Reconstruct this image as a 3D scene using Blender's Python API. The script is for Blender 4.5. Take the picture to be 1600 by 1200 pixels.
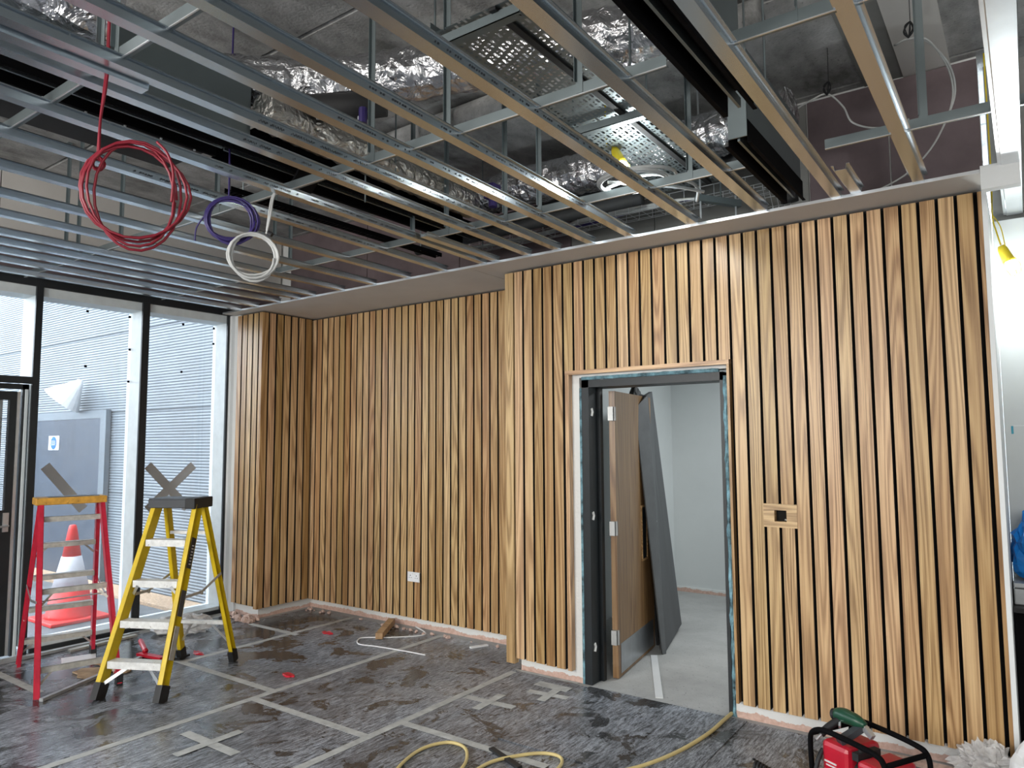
import bpy, math, random
from mathutils import Vector, Matrix, noise
random.seed(7)
for o in list(bpy.data.objects): bpy.data.objects.remove(o, do_unlink=True)
SC = bpy.context.scene
COL = SC.collection
pi = math.pi

# ------------------------------------------------------------------ camera
cam = bpy.data.cameras.new('camera'); cam.sensor_width = 36; cam.lens = 25.29
cam.clip_start = 0.05; cam.clip_end = 200
camo = bpy.data.objects.new('camera', cam); COL.objects.link(camo)
Rr, Ru, Rb = (0.8127, 0.5826, -0.0051), (0.0521, -0.0631, 0.9966), (0.5803, -0.8102, -0.0817)
camo.matrix_world = Matrix(((Rr[0], Ru[0], Rb[0], 0), (Rr[1], Ru[1], Rb[1], 0), (Rr[2], Ru[2], Rb[2], 1.663), (0, 0, 0, 1)))
SC.camera = camo
# ------------------------------------------------------------------ world, lights, exposure
W = bpy.data.worlds.new('overcast_sky'); SC.world = W; W.use_nodes = True
bg = W.node_tree.nodes['Background']; bg.inputs[0].default_value = (0.80, 0.90, 1.0, 1); bg.inputs[1].default_value = 8.2
def lamp(name, kind, loc, energy, col=(1, 1, 1), size=0.1, rot=None, sizey=None):
    l = bpy.data.lights.new(name, kind); l.energy = energy; l.color = col
    if kind == 'AREA':
        l.size = size
        if sizey: l.shape = 'RECTANGLE'; l.size_y = sizey
    else: l.shadow_soft_size = size
    o = bpy.data.objects.new(name, l); COL.objects.link(o); o.location = loc
    if rot: o.rotation_euler = rot
    return o
def aim(o, tgt):
    o.rotation_euler = (Vector(tgt) - o.location).to_track_quat('-Z', 'Y').to_euler()
k1 = lamp('fill_light_behind', 'AREA', (1.6, -2.6, 2.6), 165, (1.0, 0.965, 0.915), 2.4); aim(k1, (-2.0, 4.4, 1.2))  # added fill light behind the camera, not a lamp of the site
k2 = lamp('fill_light_far', 'AREA', (-3.6, -3.6, 2.7), 370, (1.0, 0.965, 0.915), 2.2); aim(k2, (-3.4, 4.4, 1.2))  # added unseen fill, brightens the left part of the slatted wall
k3 = lamp('side_room_light', 'AREA', (-1.4, 6.4, 2.66), 40, (0.93, 0.98, 1.0), 0.9)
SC.view_settings.view_transform = 'Standard'; SC.view_settings.look = 'None'
SC.view_settings.gamma = 1; SC.view_settings.exposure = 0.0; SC.view_settings.use_curve_mapping = False

# ------------------------------------------------------------------ helpers
class MB:
    def __init__(s): s.v = []; s.f = []
    def add(s, vs, fs):
        n = len(s.v); s.v += [tuple(v) for v in vs]; s.f += [tuple(i + n for i in f) for f in fs]; return s
    def box(s, x0, x1, y0, y1, z0, z1):
        return s.add([(x0, y0, z0), (x1, y0, z0), (x1, y1, z0), (x0, y1, z0), (x0, y0, z1), (x1, y0, z1), (x1, y1, z1), (x0, y1, z1)],
                     [(0, 3, 2, 1), (4, 5, 6, 7), (0, 1, 5, 4), (1, 2, 6, 5), (2, 3, 7, 6), (3, 0, 4, 7)])
    def bar(s, a, b, w, h, up=(0, 0, 1)):
        """box beam from a to b, w across, h along 'up'"""
        a, b = Vector(a), Vector(b); d = (b - a).normalized(); up = Vector(up)
        x = d.cross(up)
        if x.length < 1e-4: x = d.cross(Vector((1, 0, 0)))
        x.normalize(); u = x.cross(d).normalized()
        vs = []
        for p in (a, b):
            for sx, su in ((-1, -1), (1, -1), (1, 1), (-1, 1)): vs.append(p + x * sx * w / 2 + u * su * h / 2)
        return s.add(vs, [(0, 1, 2, 3), (7, 6, 5, 4), (0, 4, 5, 1), (1, 5, 6, 2), (2, 6, 7, 3), (3, 7, 4, 0)])
    def tube(s, pts, r, n=8, cap=True, rf=None):
        pts = [Vector(p) for p in pts]; N = len(pts); prev = None; rings = []
        for i, p in enumerate(pts):
            t = (pts[min(i + 1, N - 1)] - pts[max(i - 1, 0)])
            if t.length < 1e-9: t = Vector((0, 0, 1))
            t.normalize()
            if prev is None:
                a = Vector((0, 0, 1)) if abs(t.z) < .9 else Vector((1, 0, 0)); x = t.cross(a).normalized()
            else:
                x = prev - t * prev.dot(t)
                if x.length < 1e-6: x = t.orthogonal()
                x.normalize()
            prev = x; y = t.cross(x)
            ri = r[i] if isinstance(r, (list, tuple)) else r
            rings.append([p + (x * math.cos(2 * pi * k / n) + y * math.sin(2 * pi * k / n)) * (ri * (rf(i, k) if rf else 1)) for k in range(n)])
        vs = [v for rg in rings for v in rg]; fs = []
        for i in range(N - 1):
            for k in range(n):
                k2 = (k + 1) % n; fs.append((i * n + k, i * n + k2, (i + 1) * n + k2, (i + 1) * n + k))
        if cap: fs += [tuple(range(n - 1, -1, -1)), tuple((N - 1) * n + k for k in range(n))]
        return s.add(vs, fs)
    def cyl(s, a, b, r, n=14): return s.tube([a, b], r, n)
    def lathe(s, prof, n=24, c=(0, 0, 0)):
        vs = []; fs = []
        for r, z in prof:
            for k in range(n): vs.append((c[0] + r * math.cos(2 * pi * k / n), c[1] + r * math.sin(2 * pi * k / n), c[2] + z))
        for i in range(len(prof) - 1):
            for k in range(n):
                k2 = (k + 1) % n; fs.append((i * n + k, i * n + k2, (i + 1) * n + k2, (i + 1) * n + k))
        fs += [tuple(range(n - 1, -1, -1)), tuple((len(prof) - 1) * n + k for k in range(n))]
        return s.add(vs, fs)
    def extr(s, prof, axis, a, b, closed=False):
        """open sheet profile of 2D points extruded along axis 'x' or 'y'"""
        n = len(prof); vs = []
        for t in (a, b):
            for p, q in prof: vs.append((t, p, q) if axis == 'x' else (p, t, q))
        fs = [(i, (i + 1) % n, n + (i + 1) % n, n + i) for i in range(n if closed else n - 1)]
        if closed: fs += [tuple(range(n - 1, -1, -1)), tuple(range(n, 2 * n))]
        return s.add(vs, fs)
    def blob(s, c, rad, seed=0, amp=.25, fr=2.0, nu=18, nv=12, flat=True):
        vs = []; fs = []
        for j in range(nv + 1):
            for i in range(nu):
                th = pi * j / nv; ph = 2 * pi * i / nu
                d = Vector((math.sin(th) * math.cos(ph), math.sin(th) * math.sin(ph), math.cos(th)))
                k = 1 + amp * (noise.noise(d * fr + Vector((seed, seed * 2.3, 0))) + .6 * noise.noise(d * fr * 2.7 + Vector((0, seed, seed))))
                v = Vector((d.x * rad[0], d.y * rad[1], d.z * rad[2])) * k
                z = c[2] + v.z
                if flat: z = max(z, c[2] - rad[2] * .8)
                vs.append((c[0] + v.x, c[1] + v.y, z))
        for j in range(nv):
            for i in range(nu):
                i2 = (i + 1) % nu; fs.append((j * nu + i, (j + 1) * nu + i, (j + 1) * nu + i2, j * nu + i2))
        return s.add(vs, fs)

def mk(name, mb, m, parent=None, smooth=False, bevel=0, solid=0, kind=None, label=None, loc=None, rotz=0):
    me = bpy.data.meshes.new(name); vs = mb.v
    if loc is not None and parent is None: vs = [(v[0] - loc[0], v[1] - loc[1], v[2] - loc[2]) for v in vs]
    if parent is not None and parent.get('_base') is not None and not parent.get('_local'):
        b = parent['_base']; vs = [(v[0] - b[0], v[1] - b[1], v[2] - b[2]) for v in vs]
    me.from_pydata(vs, [], mb.f); me.update()
    if m: me.materials.append(m)
    o = bpy.data.objects.new(name, me); COL.objects.link(o)
    if smooth:
        for p in me.polygons: p.use_smooth = True
    if solid:
        md = o.modifiers.new('s', 'SOLIDIFY'); md.thickness = solid; md.offset = 0
    if bevel:
        md = o.modifiers.new('b', 'BEVEL'); md.width = bevel; md.segments = 2; md.limit_method = 'ANGLE'
    if parent is not None: o.parent = parent; o['_base'] = parent.get('_base', (0, 0, 0)); o['_local'] = parent.get('_local', 0)
    elif loc is not None: o.location = loc; o['_base'] = tuple(loc)
    if kind: o['kind'] = kind
    if label: o['label'] = label
    return o
def thing(name, label, cat, loc, rotz=0, group=None, local=False):
    o = bpy.data.objects.new(name, None); COL.objects.link(o); o.location = loc; o.rotation_euler = (0, 0, rotz)
    o.empty_display_size = .1
    o['_base'] = tuple(loc); o['_local'] = 1 if local else 0
    o['label'] = label; o['category'] = cat
    if group: o['group'] = group
    return o
def tag(o, label, cat, group=None, kind=None):
    o['label'] = label; o['category'] = cat
    if group: o['group'] = group
    if kind: o['kind'] = kind
    return o
def inst(src, name, parent, loc, rot=None):
    o = src.copy(); o.name = name; COL.objects.link(o); o.parent = parent; o.location = loc
    if rot: o.rotation_euler = rot
    return o
def spline(pts, n=10, closed=False):
    P = [Vector(p) for p in pts]; out = []
    N = len(P)
    for i in range(N if closed else N - 1):
        p0 = P[(i - 1) % N] if closed or i > 0 else P[0]; p1 = P[i]; p2 = P[(i + 1) % N]
        p3 = P[(i + 2) % N] if closed or i + 2 < N else P[-1]
        for k in range(n):
            t = k / n
            out.append(.5 * ((2 * p1) + (-p0 + p2) * t + (2 * p0 - 5 * p1 + 4 * p2 - p3) * t * t + (-p0 + 3 * p1 - 3 * p2 + p3) * t ** 3))
    if not closed: out.append(P[-1])
    return out
ORD = ['first', 'second', 'third', 'fourth', 'fifth', 'sixth', 'seventh', 'eighth', 'ninth', 'tenth', 'eleventh', 'twelfth', 'thirteenth',
       'fourteenth', 'fifteenth', 'sixteenth', 'seventeenth', 'eighteenth', 'nineteenth', 'twentieth']

# ------------------------------------------------------------------ materials
def newmat(name):
    m = bpy.data.materials.new(name); m.use_nodes = True; nt = m.node_tree
    return m, nt, nt.nodes['Principled BSDF'], nt.nodes, nt.links
def sv(s, v):
    for k, x in v.items(): s.inputs[k].default_value = x
def mat(name, col, rough=.5, metal=0., var=.12, scale=6, bump=0., bscale=60, rvar=0., stretch=None, emit=None, es=0, alpha=None, spec=None, wear=None):
    m, nt, b, N, L = newmat(name)
    tc = N.new('ShaderNodeTexCoord'); mp = N.new('ShaderNodeMapping'); L.new(tc.outputs['Object'], mp.inputs[0])
    if stretch: mp.inputs['Scale'].default_value = stretch
    n = N.new('ShaderNodeTexNoise'); sv(n, {'Scale': scale, 'Detail': 6.0, 'Roughness': .6}); L.new(mp.outputs[0], n.inputs['Vector'])
    r = N.new('ShaderNodeValToRGB'); L.new(n.outputs['Fac'], r.inputs[0])
    r.color_ramp.elements[0].position = .3; r.color_ramp.elements[1].position = .7
    r.color_ramp.elements[0].color = (*[max(0, c * (1 - var)) for c in col], 1); r.color_ramp.elements[1].color = (*[min(1, c * (1 + var)) for c in col], 1)
    cur = r.outputs[0]
    if wear:  # (colour, scale, threshold)
        n2 = N.new('ShaderNodeTexNoise'); sv(n2, {'Scale': wear[1], 'Detail': 8.0, 'Roughness': .7}); L.new(tc.outputs['Object'], n2.inputs['Vector'])
        r2 = N.new('ShaderNodeValToRGB'); L.new(n2.outputs['Fac'], r2.inputs[0]); r2.color_ramp.elements[0].position = wear[2]; r2.color_ramp.elements[1].position = wear[2] + .04
        mx = N.new('ShaderNodeMixRGB'); L.new(r2.outputs[0], mx.inputs[0]); L.new(cur, mx.inputs[1]); mx.inputs[2].default_value = (*wear[0], 1); cur = mx.outputs[0]
    L.new(cur, b.inputs['Base Color'])
    sv(b, {'Roughness': rough, 'Metallic': metal})
    if spec is not None: b.inputs['Specular IOR Level'].default_value = spec
    if rvar:
        mr = N.new('ShaderNodeMapRange'); L.new(n.outputs['Fac'], mr.inputs[0]); sv(mr, {3: rough - rvar, 4: rough + rvar}); L.new(mr.outputs[0], b.inputs['Roughness'])
    if bump:
        nb = N.new('ShaderNodeTexNoise'); sv(nb, {'Scale': bscale, 'Detail': 4.0}); L.new(tc.outputs['Object'], nb.inputs['Vector'])
        bp = N.new('ShaderNodeBump'); sv(bp, {'Strength': bump, 'Distance': .01}); L.new(nb.outputs['Fac'], bp.inputs['Height']); L.new(bp.outputs[0], b.inputs['Normal'])
    if emit: b.inputs['Emission Color'].default_value = (*emit, 1); b.inputs['Emission Strength'].default_value = es
    if alpha is not None: b.inputs['Alpha'].default_value = alpha
    return m

def oak(name, axis=2, warm=0.):
    m, nt, b, N, L = newmat(name)
    tc = N.new('ShaderNodeTexCoord'); oi = N.new('ShaderNodeObjectInfo')
    sc = N.new('ShaderNodeVectorMath'); sc.operation = 'SCALE'; cx = N.new('ShaderNodeCombineXYZ')
    for i in range(3): L.new(oi.outputs['Random'], cx.inputs[i])
    L.new(cx.outputs[0], sc.inputs[0]); sc.inputs['Scale'].default_value = 37.0
    ad = N.new('ShaderNodeVectorMath'); ad.operation = 'ADD'; L.new(tc.outputs['Object'], ad.inputs[0]); L.new(sc.outputs[0], ad.inputs[1])
    def mapped(s_across, s_along):
        mp = N.new('ShaderNodeMapping'); v = [s_across] * 3; v[axis] = s_along; mp.inputs['Scale'].default_value = v
        L.new(ad.outputs[0], mp.inputs[0]); return mp.outputs[0]
    # broad cathedral figure: contour bands of a stretched noise field
    n0 = N.new('ShaderNodeTexNoise'); sv(n0, {'Scale': 1.0, 'Detail': 1.0, 'Distortion': .3}); L.new(mapped(8, .38), n0.inputs['Vector'])
    ml = N.new('ShaderNodeMath'); ml.operation = 'MULTIPLY'; L.new(n0.outputs['Fac'], ml.inputs[0]); ml.inputs[1].default_value = 85
    sn = N.new('ShaderNodeMath'); sn.operation = 'SINE'; L.new(ml.outputs[0], sn.inputs[0])
    mr = N.new('ShaderNodeMapRange'); L.new(sn.outputs[0], mr.inputs[0]); sv(mr, {1: -1.0, 2: 1.0, 3: 0.0, 4: 1.0})
    # fine pores
    n1 = N.new('ShaderNodeTexNoise'); sv(n1, {'Scale': 1.0, 'Detail': 5.0, 'Roughness': .75}); L.new(mapped(130, 1.6), n1.inputs['Vector'])
    mx = N.new('ShaderNodeMix'); mx.data_type = 'FLOAT'; mx.inputs[0].default_value = .30; L.new(n1.outputs['Fac'], mx.inputs[2]); L.new(mr.outputs[0], mx.inputs[3])
    r = N.new('ShaderNodeValToRGB'); L.new(mx.outputs[0], r.inputs[0]); e = r.color_ramp.elements
    e[0].position = .27; e[0].color = (.27, .150, .062, 1); e[1].position = .72; e[1].color = (.63, .425, .21, 1)
    k = r.color_ramp.elements.new(.5); k.color = (.49, .30, .138, 1)
    # per slat tone
    n3 = N.new('ShaderNodeTexNoise'); sv(n3, {'Scale': 1.0, 'Detail': 3.0, 'Roughness': .6}); L.new(mapped(230, 2.2), n3.inputs['Vector'])
    r3 = N.new('ShaderNodeValToRGB'); L.new(n3.outputs['Fac'], r3.inputs[0]); r3.color_ramp.elements[0].position = .36; r3.color_ramp.elements[1].position = .50
    r3.color_ramp.elements[0].color = (.50, .44, .36, 1); r3.color_ramp.elements[1].color = (1, 1, 1, 1)
    pm = N.new('ShaderNodeMixRGB'); pm.blend_type = 'MULTIPLY'; L.new(r.outputs[0], pm.inputs[1]); L.new(r3.outputs[0], pm.inputs[2])
    pr_ = N.new('ShaderNodeMath'); pr_.operation = 'MULTIPLY'; L.new(oi.outputs['Random'], pr_.inputs[0]); pr_.inputs[1].default_value = 13.3
    pf = N.new('ShaderNodeMath'); pf.operation = 'FRACT'; L.new(pr_.outputs[0], pf.inputs[0])
    pq = N.new('ShaderNodeMapRange'); L.new(pf.outputs[0], pq.inputs[0]); sv(pq, {3: .15, 4: .95}); L.new(pq.outputs[0], pm.inputs[0])
    hs = N.new('ShaderNodeHueSaturation'); L.new(pm.outputs[0], hs.inputs['Color'])
    m1 = N.new('ShaderNodeMapRange'); L.new(oi.outputs['Random'], m1.inputs[0]); sv(m1, {3: .492, 4: .508}); L.new(m1.outputs[0], hs.inputs['Hue'])
    fr = N.new('ShaderNodeMath'); fr.operation = 'MULTIPLY'; L.new(oi.outputs['Random'], fr.inputs[0]); fr.inputs[1].default_value = 7.77
    f2 = N.new('ShaderNodeMath'); f2.operation = 'FRACT'; L.new(fr.outputs[0], f2.inputs[0])
    m2 = N.new('ShaderNodeMapRange'); L.new(f2.outputs[0], m2.inputs[0]); sv(m2, {3: .80 - warm, 4: 1.22 - warm}); L.new(m2.outputs[0], hs.inputs['Value'])
    m3 = N.new('ShaderNodeMapRange'); L.new(f2.outputs[0], m3.inputs[0]); sv(m3, {3: 1.08, 4: .9}); L.new(m3.outputs[0], hs.inputs['Saturation'])
    L.new(hs.outputs[0], b.inputs['Base Color']); b.inputs['Roughness'].default_value = .37
    bp = N.new('ShaderNodeBump'); sv(bp, {'Strength': .12, 'Distance': .002}); L.new(mx.outputs[0], bp.inputs['Height']); L.new(bp.outputs[0], b.inputs['Normal'])
    return m

def sheetmat():
    """black polypropylene floor protection, scuffed and dusty with wet patches"""
    m, nt, b, N, L = newmat('floor_sheet')
    g = N.new('ShaderNodeTexCoord')
    def nz(scale, det=8., rough=.65, st=None, dist=0.):
        mp = N.new('ShaderNodeMapping'); L.new(g.outputs['Object'], mp.inputs[0])
        if st: mp.inputs['Scale'].default_value = st
        n = N.new('ShaderNodeTexNoise'); sv(n, {'Scale': scale, 'Detail': det, 'Roughness': rough, 'Distortion': dist}); L.new(mp.outputs[0], n.inputs['Vector']); return n.outputs['Fac']
    def ramp(src, a, c, ca=(0, 0, 0, 1), cb=(1, 1, 1, 1)):
        r = N.new('ShaderNodeValToRGB'); L.new(src, r.inputs[0]); r.color_ramp.elements[0].position = a; r.color_ramp.elements[1].position = c
        r.color_ramp.elements[0].color = ca; r.color_ramp.elements[1].color = cb; return r.outputs[0]
    base = ramp(nz(26, 9, .88, (2.6, .42, 1)), .42, .60, (.030, .033, .039, 1), (.62, .67, .75, 1))
    fine = ramp(nz(150, 3, .8), .35, .66, (.35, .35, .35, 1), (1, 1, 1, 1))
    fm = N.new('ShaderNodeMixRGB'); fm.blend_type = 'MULTIPLY'; fm.inputs[0].default_value = .7; L.new(base, fm.inputs[1]); L.new(fine, fm.inputs[2])
    big = ramp(nz(1.3, 8, .66, (1, .7, 1)), .36, .60, (.40, .40, .41, 1), (1, 1, 1, 1))
    dark = N.new('ShaderNodeMixRGB'); dark.blend_type = 'MULTIPLY'; dark.inputs[0].default_value = 1.0; L.new(fm.outputs[0], dark.inputs[1]); L.new(big, dark.inputs[2])
    sp = N.new('ShaderNodeSeparateXYZ'); L.new(g.outputs['Object'], sp.inputs[0])
    # the floor is wettest towards the windows
    gr = N.new('ShaderNodeMapRange'); L.new(sp.outputs['X'], gr.inputs[0]); sv(gr, {1: -4.0, 2: -5.6, 3: 0.0, 4: .075})
    wn = N.new('ShaderNodeMath'); wn.operation = 'ADD'; L.new(nz(2.9, 10, .64, None, .7), wn.inputs[0]); L.new(gr.outputs[0], wn.inputs[1])
    wet = ramp(wn.outputs[0], .552, .580)
    wm = N.new('ShaderNodeMixRGB'); wf = N.new('ShaderNodeMath'); wf.operation = 'MULTIPLY'; L.new(wet, wf.inputs[0]); wf.inputs[1].default_value = .82
    L.new(wf.outputs[0], wm.inputs[0]); L.new(dark.outputs[0], wm.inputs[1]); wm.inputs[2].default_value = (.024, .024, .024, 1)
    dust = ramp(nz(2.1, 10, .8, (1, .6, 1), .5), .57, .66)
    dm = N.new('ShaderNodeMixRGB'); m4 = N.new('ShaderNodeMath'); m4.operation = 'MULTIPLY'; L.new(dust, m4.inputs[0]); m4.inputs[1].default_value = .5
    L.new(m4.outputs[0], dm.inputs[0]); L.new(wm.outputs[0], dm.inputs[1]); dm.inputs[2].default_value = (.46, .48, .53, 1)
    L.new(dm.outputs[0], b.inputs['Base Color'])
    gl = ramp(nz(.9, 6, .6), .40, .62, (.22, .22, .22, 1), (.60, .60, .60, 1))
    ml = N.new('ShaderNodeMixRGB'); L.new(wet, ml.inputs[0]); L.new(gl, ml.inputs[1]); ml.inputs[2].default_value = (.2, .2, .2, 1)
    L.new(ml.outputs[0], b.inputs['Roughness'])
    bp = N.new('ShaderNodeBump'); sv(bp, {'Strength': .25, 'Distance': .004}); L.new(nz(22, 4, .5, (1.5, .6, 1)), bp.inputs['Height']); L.new(bp.outputs[0], b.inputs['Normal'])
    return m
def concrete(name, c0, c1, scale=2.2, rough=.85, streak=None):
    m, nt, b, N, L = newmat(name)
    g = N.new('ShaderNodeNewGeometry'); mp = N.new('ShaderNodeMapping'); L.new(g.outputs['Position'], mp.inputs[0])
    if streak: mp.inputs['Scale'].default_value = streak
    n = N.new('ShaderNodeTexNoise'); sv(n, {'Scale': scale, 'Detail': 10.0, 'Roughness': .68}); L.new(mp.outputs[0], n.inputs['Vector'])
    r = N.new('ShaderNodeValToRGB'); L.new(n.outputs['Fac'], r.inputs[0]); r.color_ramp.elements[0].position = .33; r.color_ramp.elements[1].position = .68
    r.color_ramp.elements[0].color = (*c0, 1); r.color_ramp.elements[1].color = (*c1, 1)
    n2 = N.new('ShaderNodeTexNoise'); sv(n2, {'Scale': 60.0, 'Detail': 3.0}); L.new(g.outputs['Position'], n2.inputs['Vector'])
    v = N.new('ShaderNodeValToRGB'); L.new(n2.outputs['Fac'], v.inputs[0]); v.color_ramp.elements[0].position = .28; v.color_ramp.elements[1].position = .36
    mx = N.new('ShaderNodeMixRGB'); mx.blend_type = 'MULTIPLY'; mx.inputs[0].default_value = .5; L.new(r.outputs[0], mx.inputs[1]); L.new(v.outputs[0], mx.inputs[2])
    L.new(mx.outputs[0], b.inputs['Base Color']); b.inputs['Roughness'].default_value = rough
    bp = N.new('ShaderNodeBump'); sv(bp, {'Strength': .3, 'Distance': .01}); L.new(n2.outputs['Fac'], bp.inputs['Height']); L.new(bp.outputs[0], b.inputs['Normal'])
    return m
def boardmat():
    """white skimmed plasterboard whose foot was cut away to pink plaster"""
    m, nt, b, N, L = newmat('plasterboard_foot')
    g = N.new('ShaderNodeNewGeometry'); sp = N.new('ShaderNodeSeparateXYZ'); L.new(g.outputs['Position'], sp.inputs[0])
    n = N.new('ShaderNodeTexNoise'); sv(n, {'Scale': 7.0, 'Detail': 8.0, 'Roughness': .7}); L.new(g.outputs['Position'], n.inputs['Vector'])
    mm = N.new('ShaderNodeMath'); mm.operation = 'MULTIPLY_ADD'; L.new(n.outputs['Fac'], mm.inputs[0]); mm.inputs[1].default_value = .10; mm.inputs[2].default_value = -.014
    lt = N.new('ShaderNodeMath'); lt.operation = 'LESS_THAN'; L.new(sp.outputs['Z'], lt.inputs[0]); L.new(mm.outputs[0], lt.inputs[1])
    n2 = N.new('ShaderNodeTexNoise'); sv(n2, {'Scale': 40.0, 'Detail': 6.0}); L.new(g.outputs['Position'], n2.inputs['Vector'])
    r = N.new('ShaderNodeValToRGB'); L.new(n2.outputs['Fac'], r.inputs[0]); r.color_ramp.elements[0].color = (.42, .24, .18, 1); r.color_ramp.elements[1].color = (.80, .60, .52, 1)
    mx = N.new('ShaderNodeMixRGB'); L.new(lt.outputs[0], mx.inputs[0]); mx.inputs[1].default_value = (.74, .75, .74, 1); L.new(r.outputs[0], mx.inputs[2])
    L.new(mx.outputs[0], b.inputs['Base Color']); b.inputs['Roughness'].default_value = .8
    bp = N.new('ShaderNodeBump'); sv(bp, {'Strength': .5, 'Distance': .01}); L.new(n2.outputs['Fac'], bp.inputs['Height']); L.new(bp.outputs[0], b.inputs['Normal'])
    return m
def foilmat(name, c=(.80, .80, .82), rough=.28, sc=16.):
    m, nt, b, N, L = newmat(name)
    tc = N.new('ShaderNodeTexCoord')
    v = N.new('ShaderNodeTexVoronoi'); sv(v, {'Scale': sc}); v.feature = 'DISTANCE_TO_EDGE'
    n = N.new('ShaderNodeTexNoise'); sv(n, {'Scale': sc * .8, 'Detail': 5.0, 'Distortion': 1.2}); L.new(tc.outputs['Object'], n.inputs['Vector'])
    ad = N.new('ShaderNodeVectorMath'); ad.operation = 'MULTIPLY_ADD'; L.new(n.outputs['Color'], ad.inputs[0]); ad.inputs[1].default_value = (.12,) * 3; L.new(tc.outputs['Object'], ad.inputs[2])
    L.new(ad.outputs[0], v.inputs['Vector'])
    bp = N.new('ShaderNodeBump'); sv(bp, {'Strength': .9, 'Distance': .03}); L.new(n.outputs['Fac'], bp.inputs['Height'])
    b2 = N.new('ShaderNodeBump'); sv(b2, {'Strength': .7, 'Distance': .02}); L.new(v.outputs['Distance'], b2.inputs['Height']); L.new(bp.outputs[0], b2.inputs['Normal'])
    L.new(b2.outputs[0], b.inputs['Normal']); sv(b, {'Base Color': (*c, 1), 'Metallic': 1.0, 'Roughness': rough})
    return m
def glassmat():
    m, nt, b, N, L = newmat('dusty_glass')
    tr = N.new('ShaderNodeBsdfTransparent'); gl = N.new('ShaderNodeBsdfGlossy'); gl.inputs['Roughness'].default_value = .02
    df = N.new('ShaderNodeBsdfDiffuse'); df.inputs[0].default_value = (.8, .85, .9, 1)
    g = N.new('ShaderNodeNewGeometry'); n = N.new('ShaderNodeTexNoise'); sv(n, {'Scale': 3.0, 'Detail': 9.0, 'Roughness': .7}); L.new(g.outputs['Position'], n.inputs['Vector'])
    r = N.new('ShaderNodeValToRGB'); L.new(n.outputs['Fac'], r.inputs[0]); r.color_ramp.elements[0].position = .4; r.color_ramp.elements[1].position = .75
    r.color_ramp.elements[0].color = (.04,) * 3 + (1,); r.color_ramp.elements[1].color = (.20,) * 3 + (1,)
    m1 = N.new('ShaderNodeMixShader'); L.new(r.outputs[0], m1.inputs[0]); L.new(tr.outputs[0], m1.inputs[1]); L.new(df.outputs[0], m1.inputs[2])
    fz = N.new('ShaderNodeFresnel'); fz.inputs[0].default_value = 1.35
    m2 = N.new('ShaderNodeMixShader'); L.new(fz.outputs[0], m2.inputs[0]); L.new(m1.outputs[0], m2.inputs[1]); L.new(gl.outputs[0], m2.inputs[2])
    L.new(m2.outputs[0], N['Material Output'].inputs[0]); return m

M = {}
M['oak'] = oak('oak_slat'); M['oakx'] = oak('oak_crosswise', 0); M['oakdoor'] = oak('oak_door', 2, .36)
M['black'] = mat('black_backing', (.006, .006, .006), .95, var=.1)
M['board'] = mat('white_plasterboard', (.72, .73, .72), .8, var=.03, scale=3, bump=.05)
M['soffit'] = mat('soffit_plasterboard', (.62, .60, .57), .85, var=.04, scale=3)
M['foot'] = boardmat()
M['white'] = mat('white_plaster', (.78, .80, .80), .75, var=.03, scale=2)
M['nook'] = mat('grey_white_plaster', (.58, .61, .61), .8, var=.04, scale=2)
M['roomwall'] = mat('side_room_plaster', (.66, .69, .69), .8, var=.03, scale=2)
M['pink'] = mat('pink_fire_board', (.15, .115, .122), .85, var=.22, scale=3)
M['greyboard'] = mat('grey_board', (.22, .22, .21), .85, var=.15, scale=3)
M['slab'] = concrete('concrete_slab', (.15, .15, .145), (.62, .62, .61), 2.6, streak=(1.0, .6, 1))
M['screed'] = concrete('room_screed', (.30, .30, .295), (.46, .46, .45), 1.1)
M['paving'] = concrete('outside_paving', (.08, .088, .096), (.17, .18, .19), 3)
M['sheet'] = sheetmat()
M['tape'] = mat('grey_tape', (.42, .43, .42), .55, var=.22, scale=14)
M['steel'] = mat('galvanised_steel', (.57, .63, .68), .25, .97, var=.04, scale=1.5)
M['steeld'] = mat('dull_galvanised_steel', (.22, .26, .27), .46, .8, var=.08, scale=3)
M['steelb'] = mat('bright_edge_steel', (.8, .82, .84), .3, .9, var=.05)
M['alu'] = mat('aluminium', (.66, .68, .70), .35, .8, var=.1, scale=8)
M['whitealu'] = mat('pale_aluminium_frame', (.66, .72, .74), .5, .1, var=.07, scale=9)
M['frame'] = mat('black_window_frame', (.014, .017, .020), .42, var=.2)
M['dkgrey'] = mat('anthracite_door_frame', (.010, .014, .017), .45, var=.2)
M['blackm'] = mat('black_metal', (.004, .004, .005), .8, 0, var=.2, spec=.08)
M['blackplate'] = mat('black_flat_plate', (.018, .018, .019), .7, var=.2)
M['foil'] = foilmat('aluminium_foil', (.72, .72, .74), .24, 11)
M['foild'] = foilmat('dusty_foil', (.50, .48, .45), .36, 15)
M['glass'] = glassmat()
M['red'] = mat('red_fibreglass', (.50, .018, .045), .42, var=.2, scale=12, wear=((.62, .50, .50), 26, .66))
M['yellow'] = mat('yellow_fibreglass', (.66, .47, .012), .4, var=.15, scale=9, wear=((.5, .42, .3), 30, .70))
M['ycap'] = mat('worn_yellow_plastic', (.58, .30, .04), .5, var=.25, scale=20, wear=((.16, .09, .03), 24, .60))
M['dirtyalu'] = mat('dirty_ladder_tread', (.50, .49, .45), .5, .35, var=.25, scale=22)
M['whitetread'] = mat('painted_tread', (.72, .73, .72), .5, .1, var=.15, scale=26, wear=((.28, .24, .2), 34, .62))
M['rubber'] = mat('black_rubber', (.013, .014, .016), .6)
M['plasticdk'] = mat('dark_grey_plastic', (.045, .05, .058), .45)
M['redcable'] = mat('red_cable', (.22, .006, .020), .4)
M['bluecable'] = mat('violet_blue_cable', (.035, .022, .13), .4)
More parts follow.
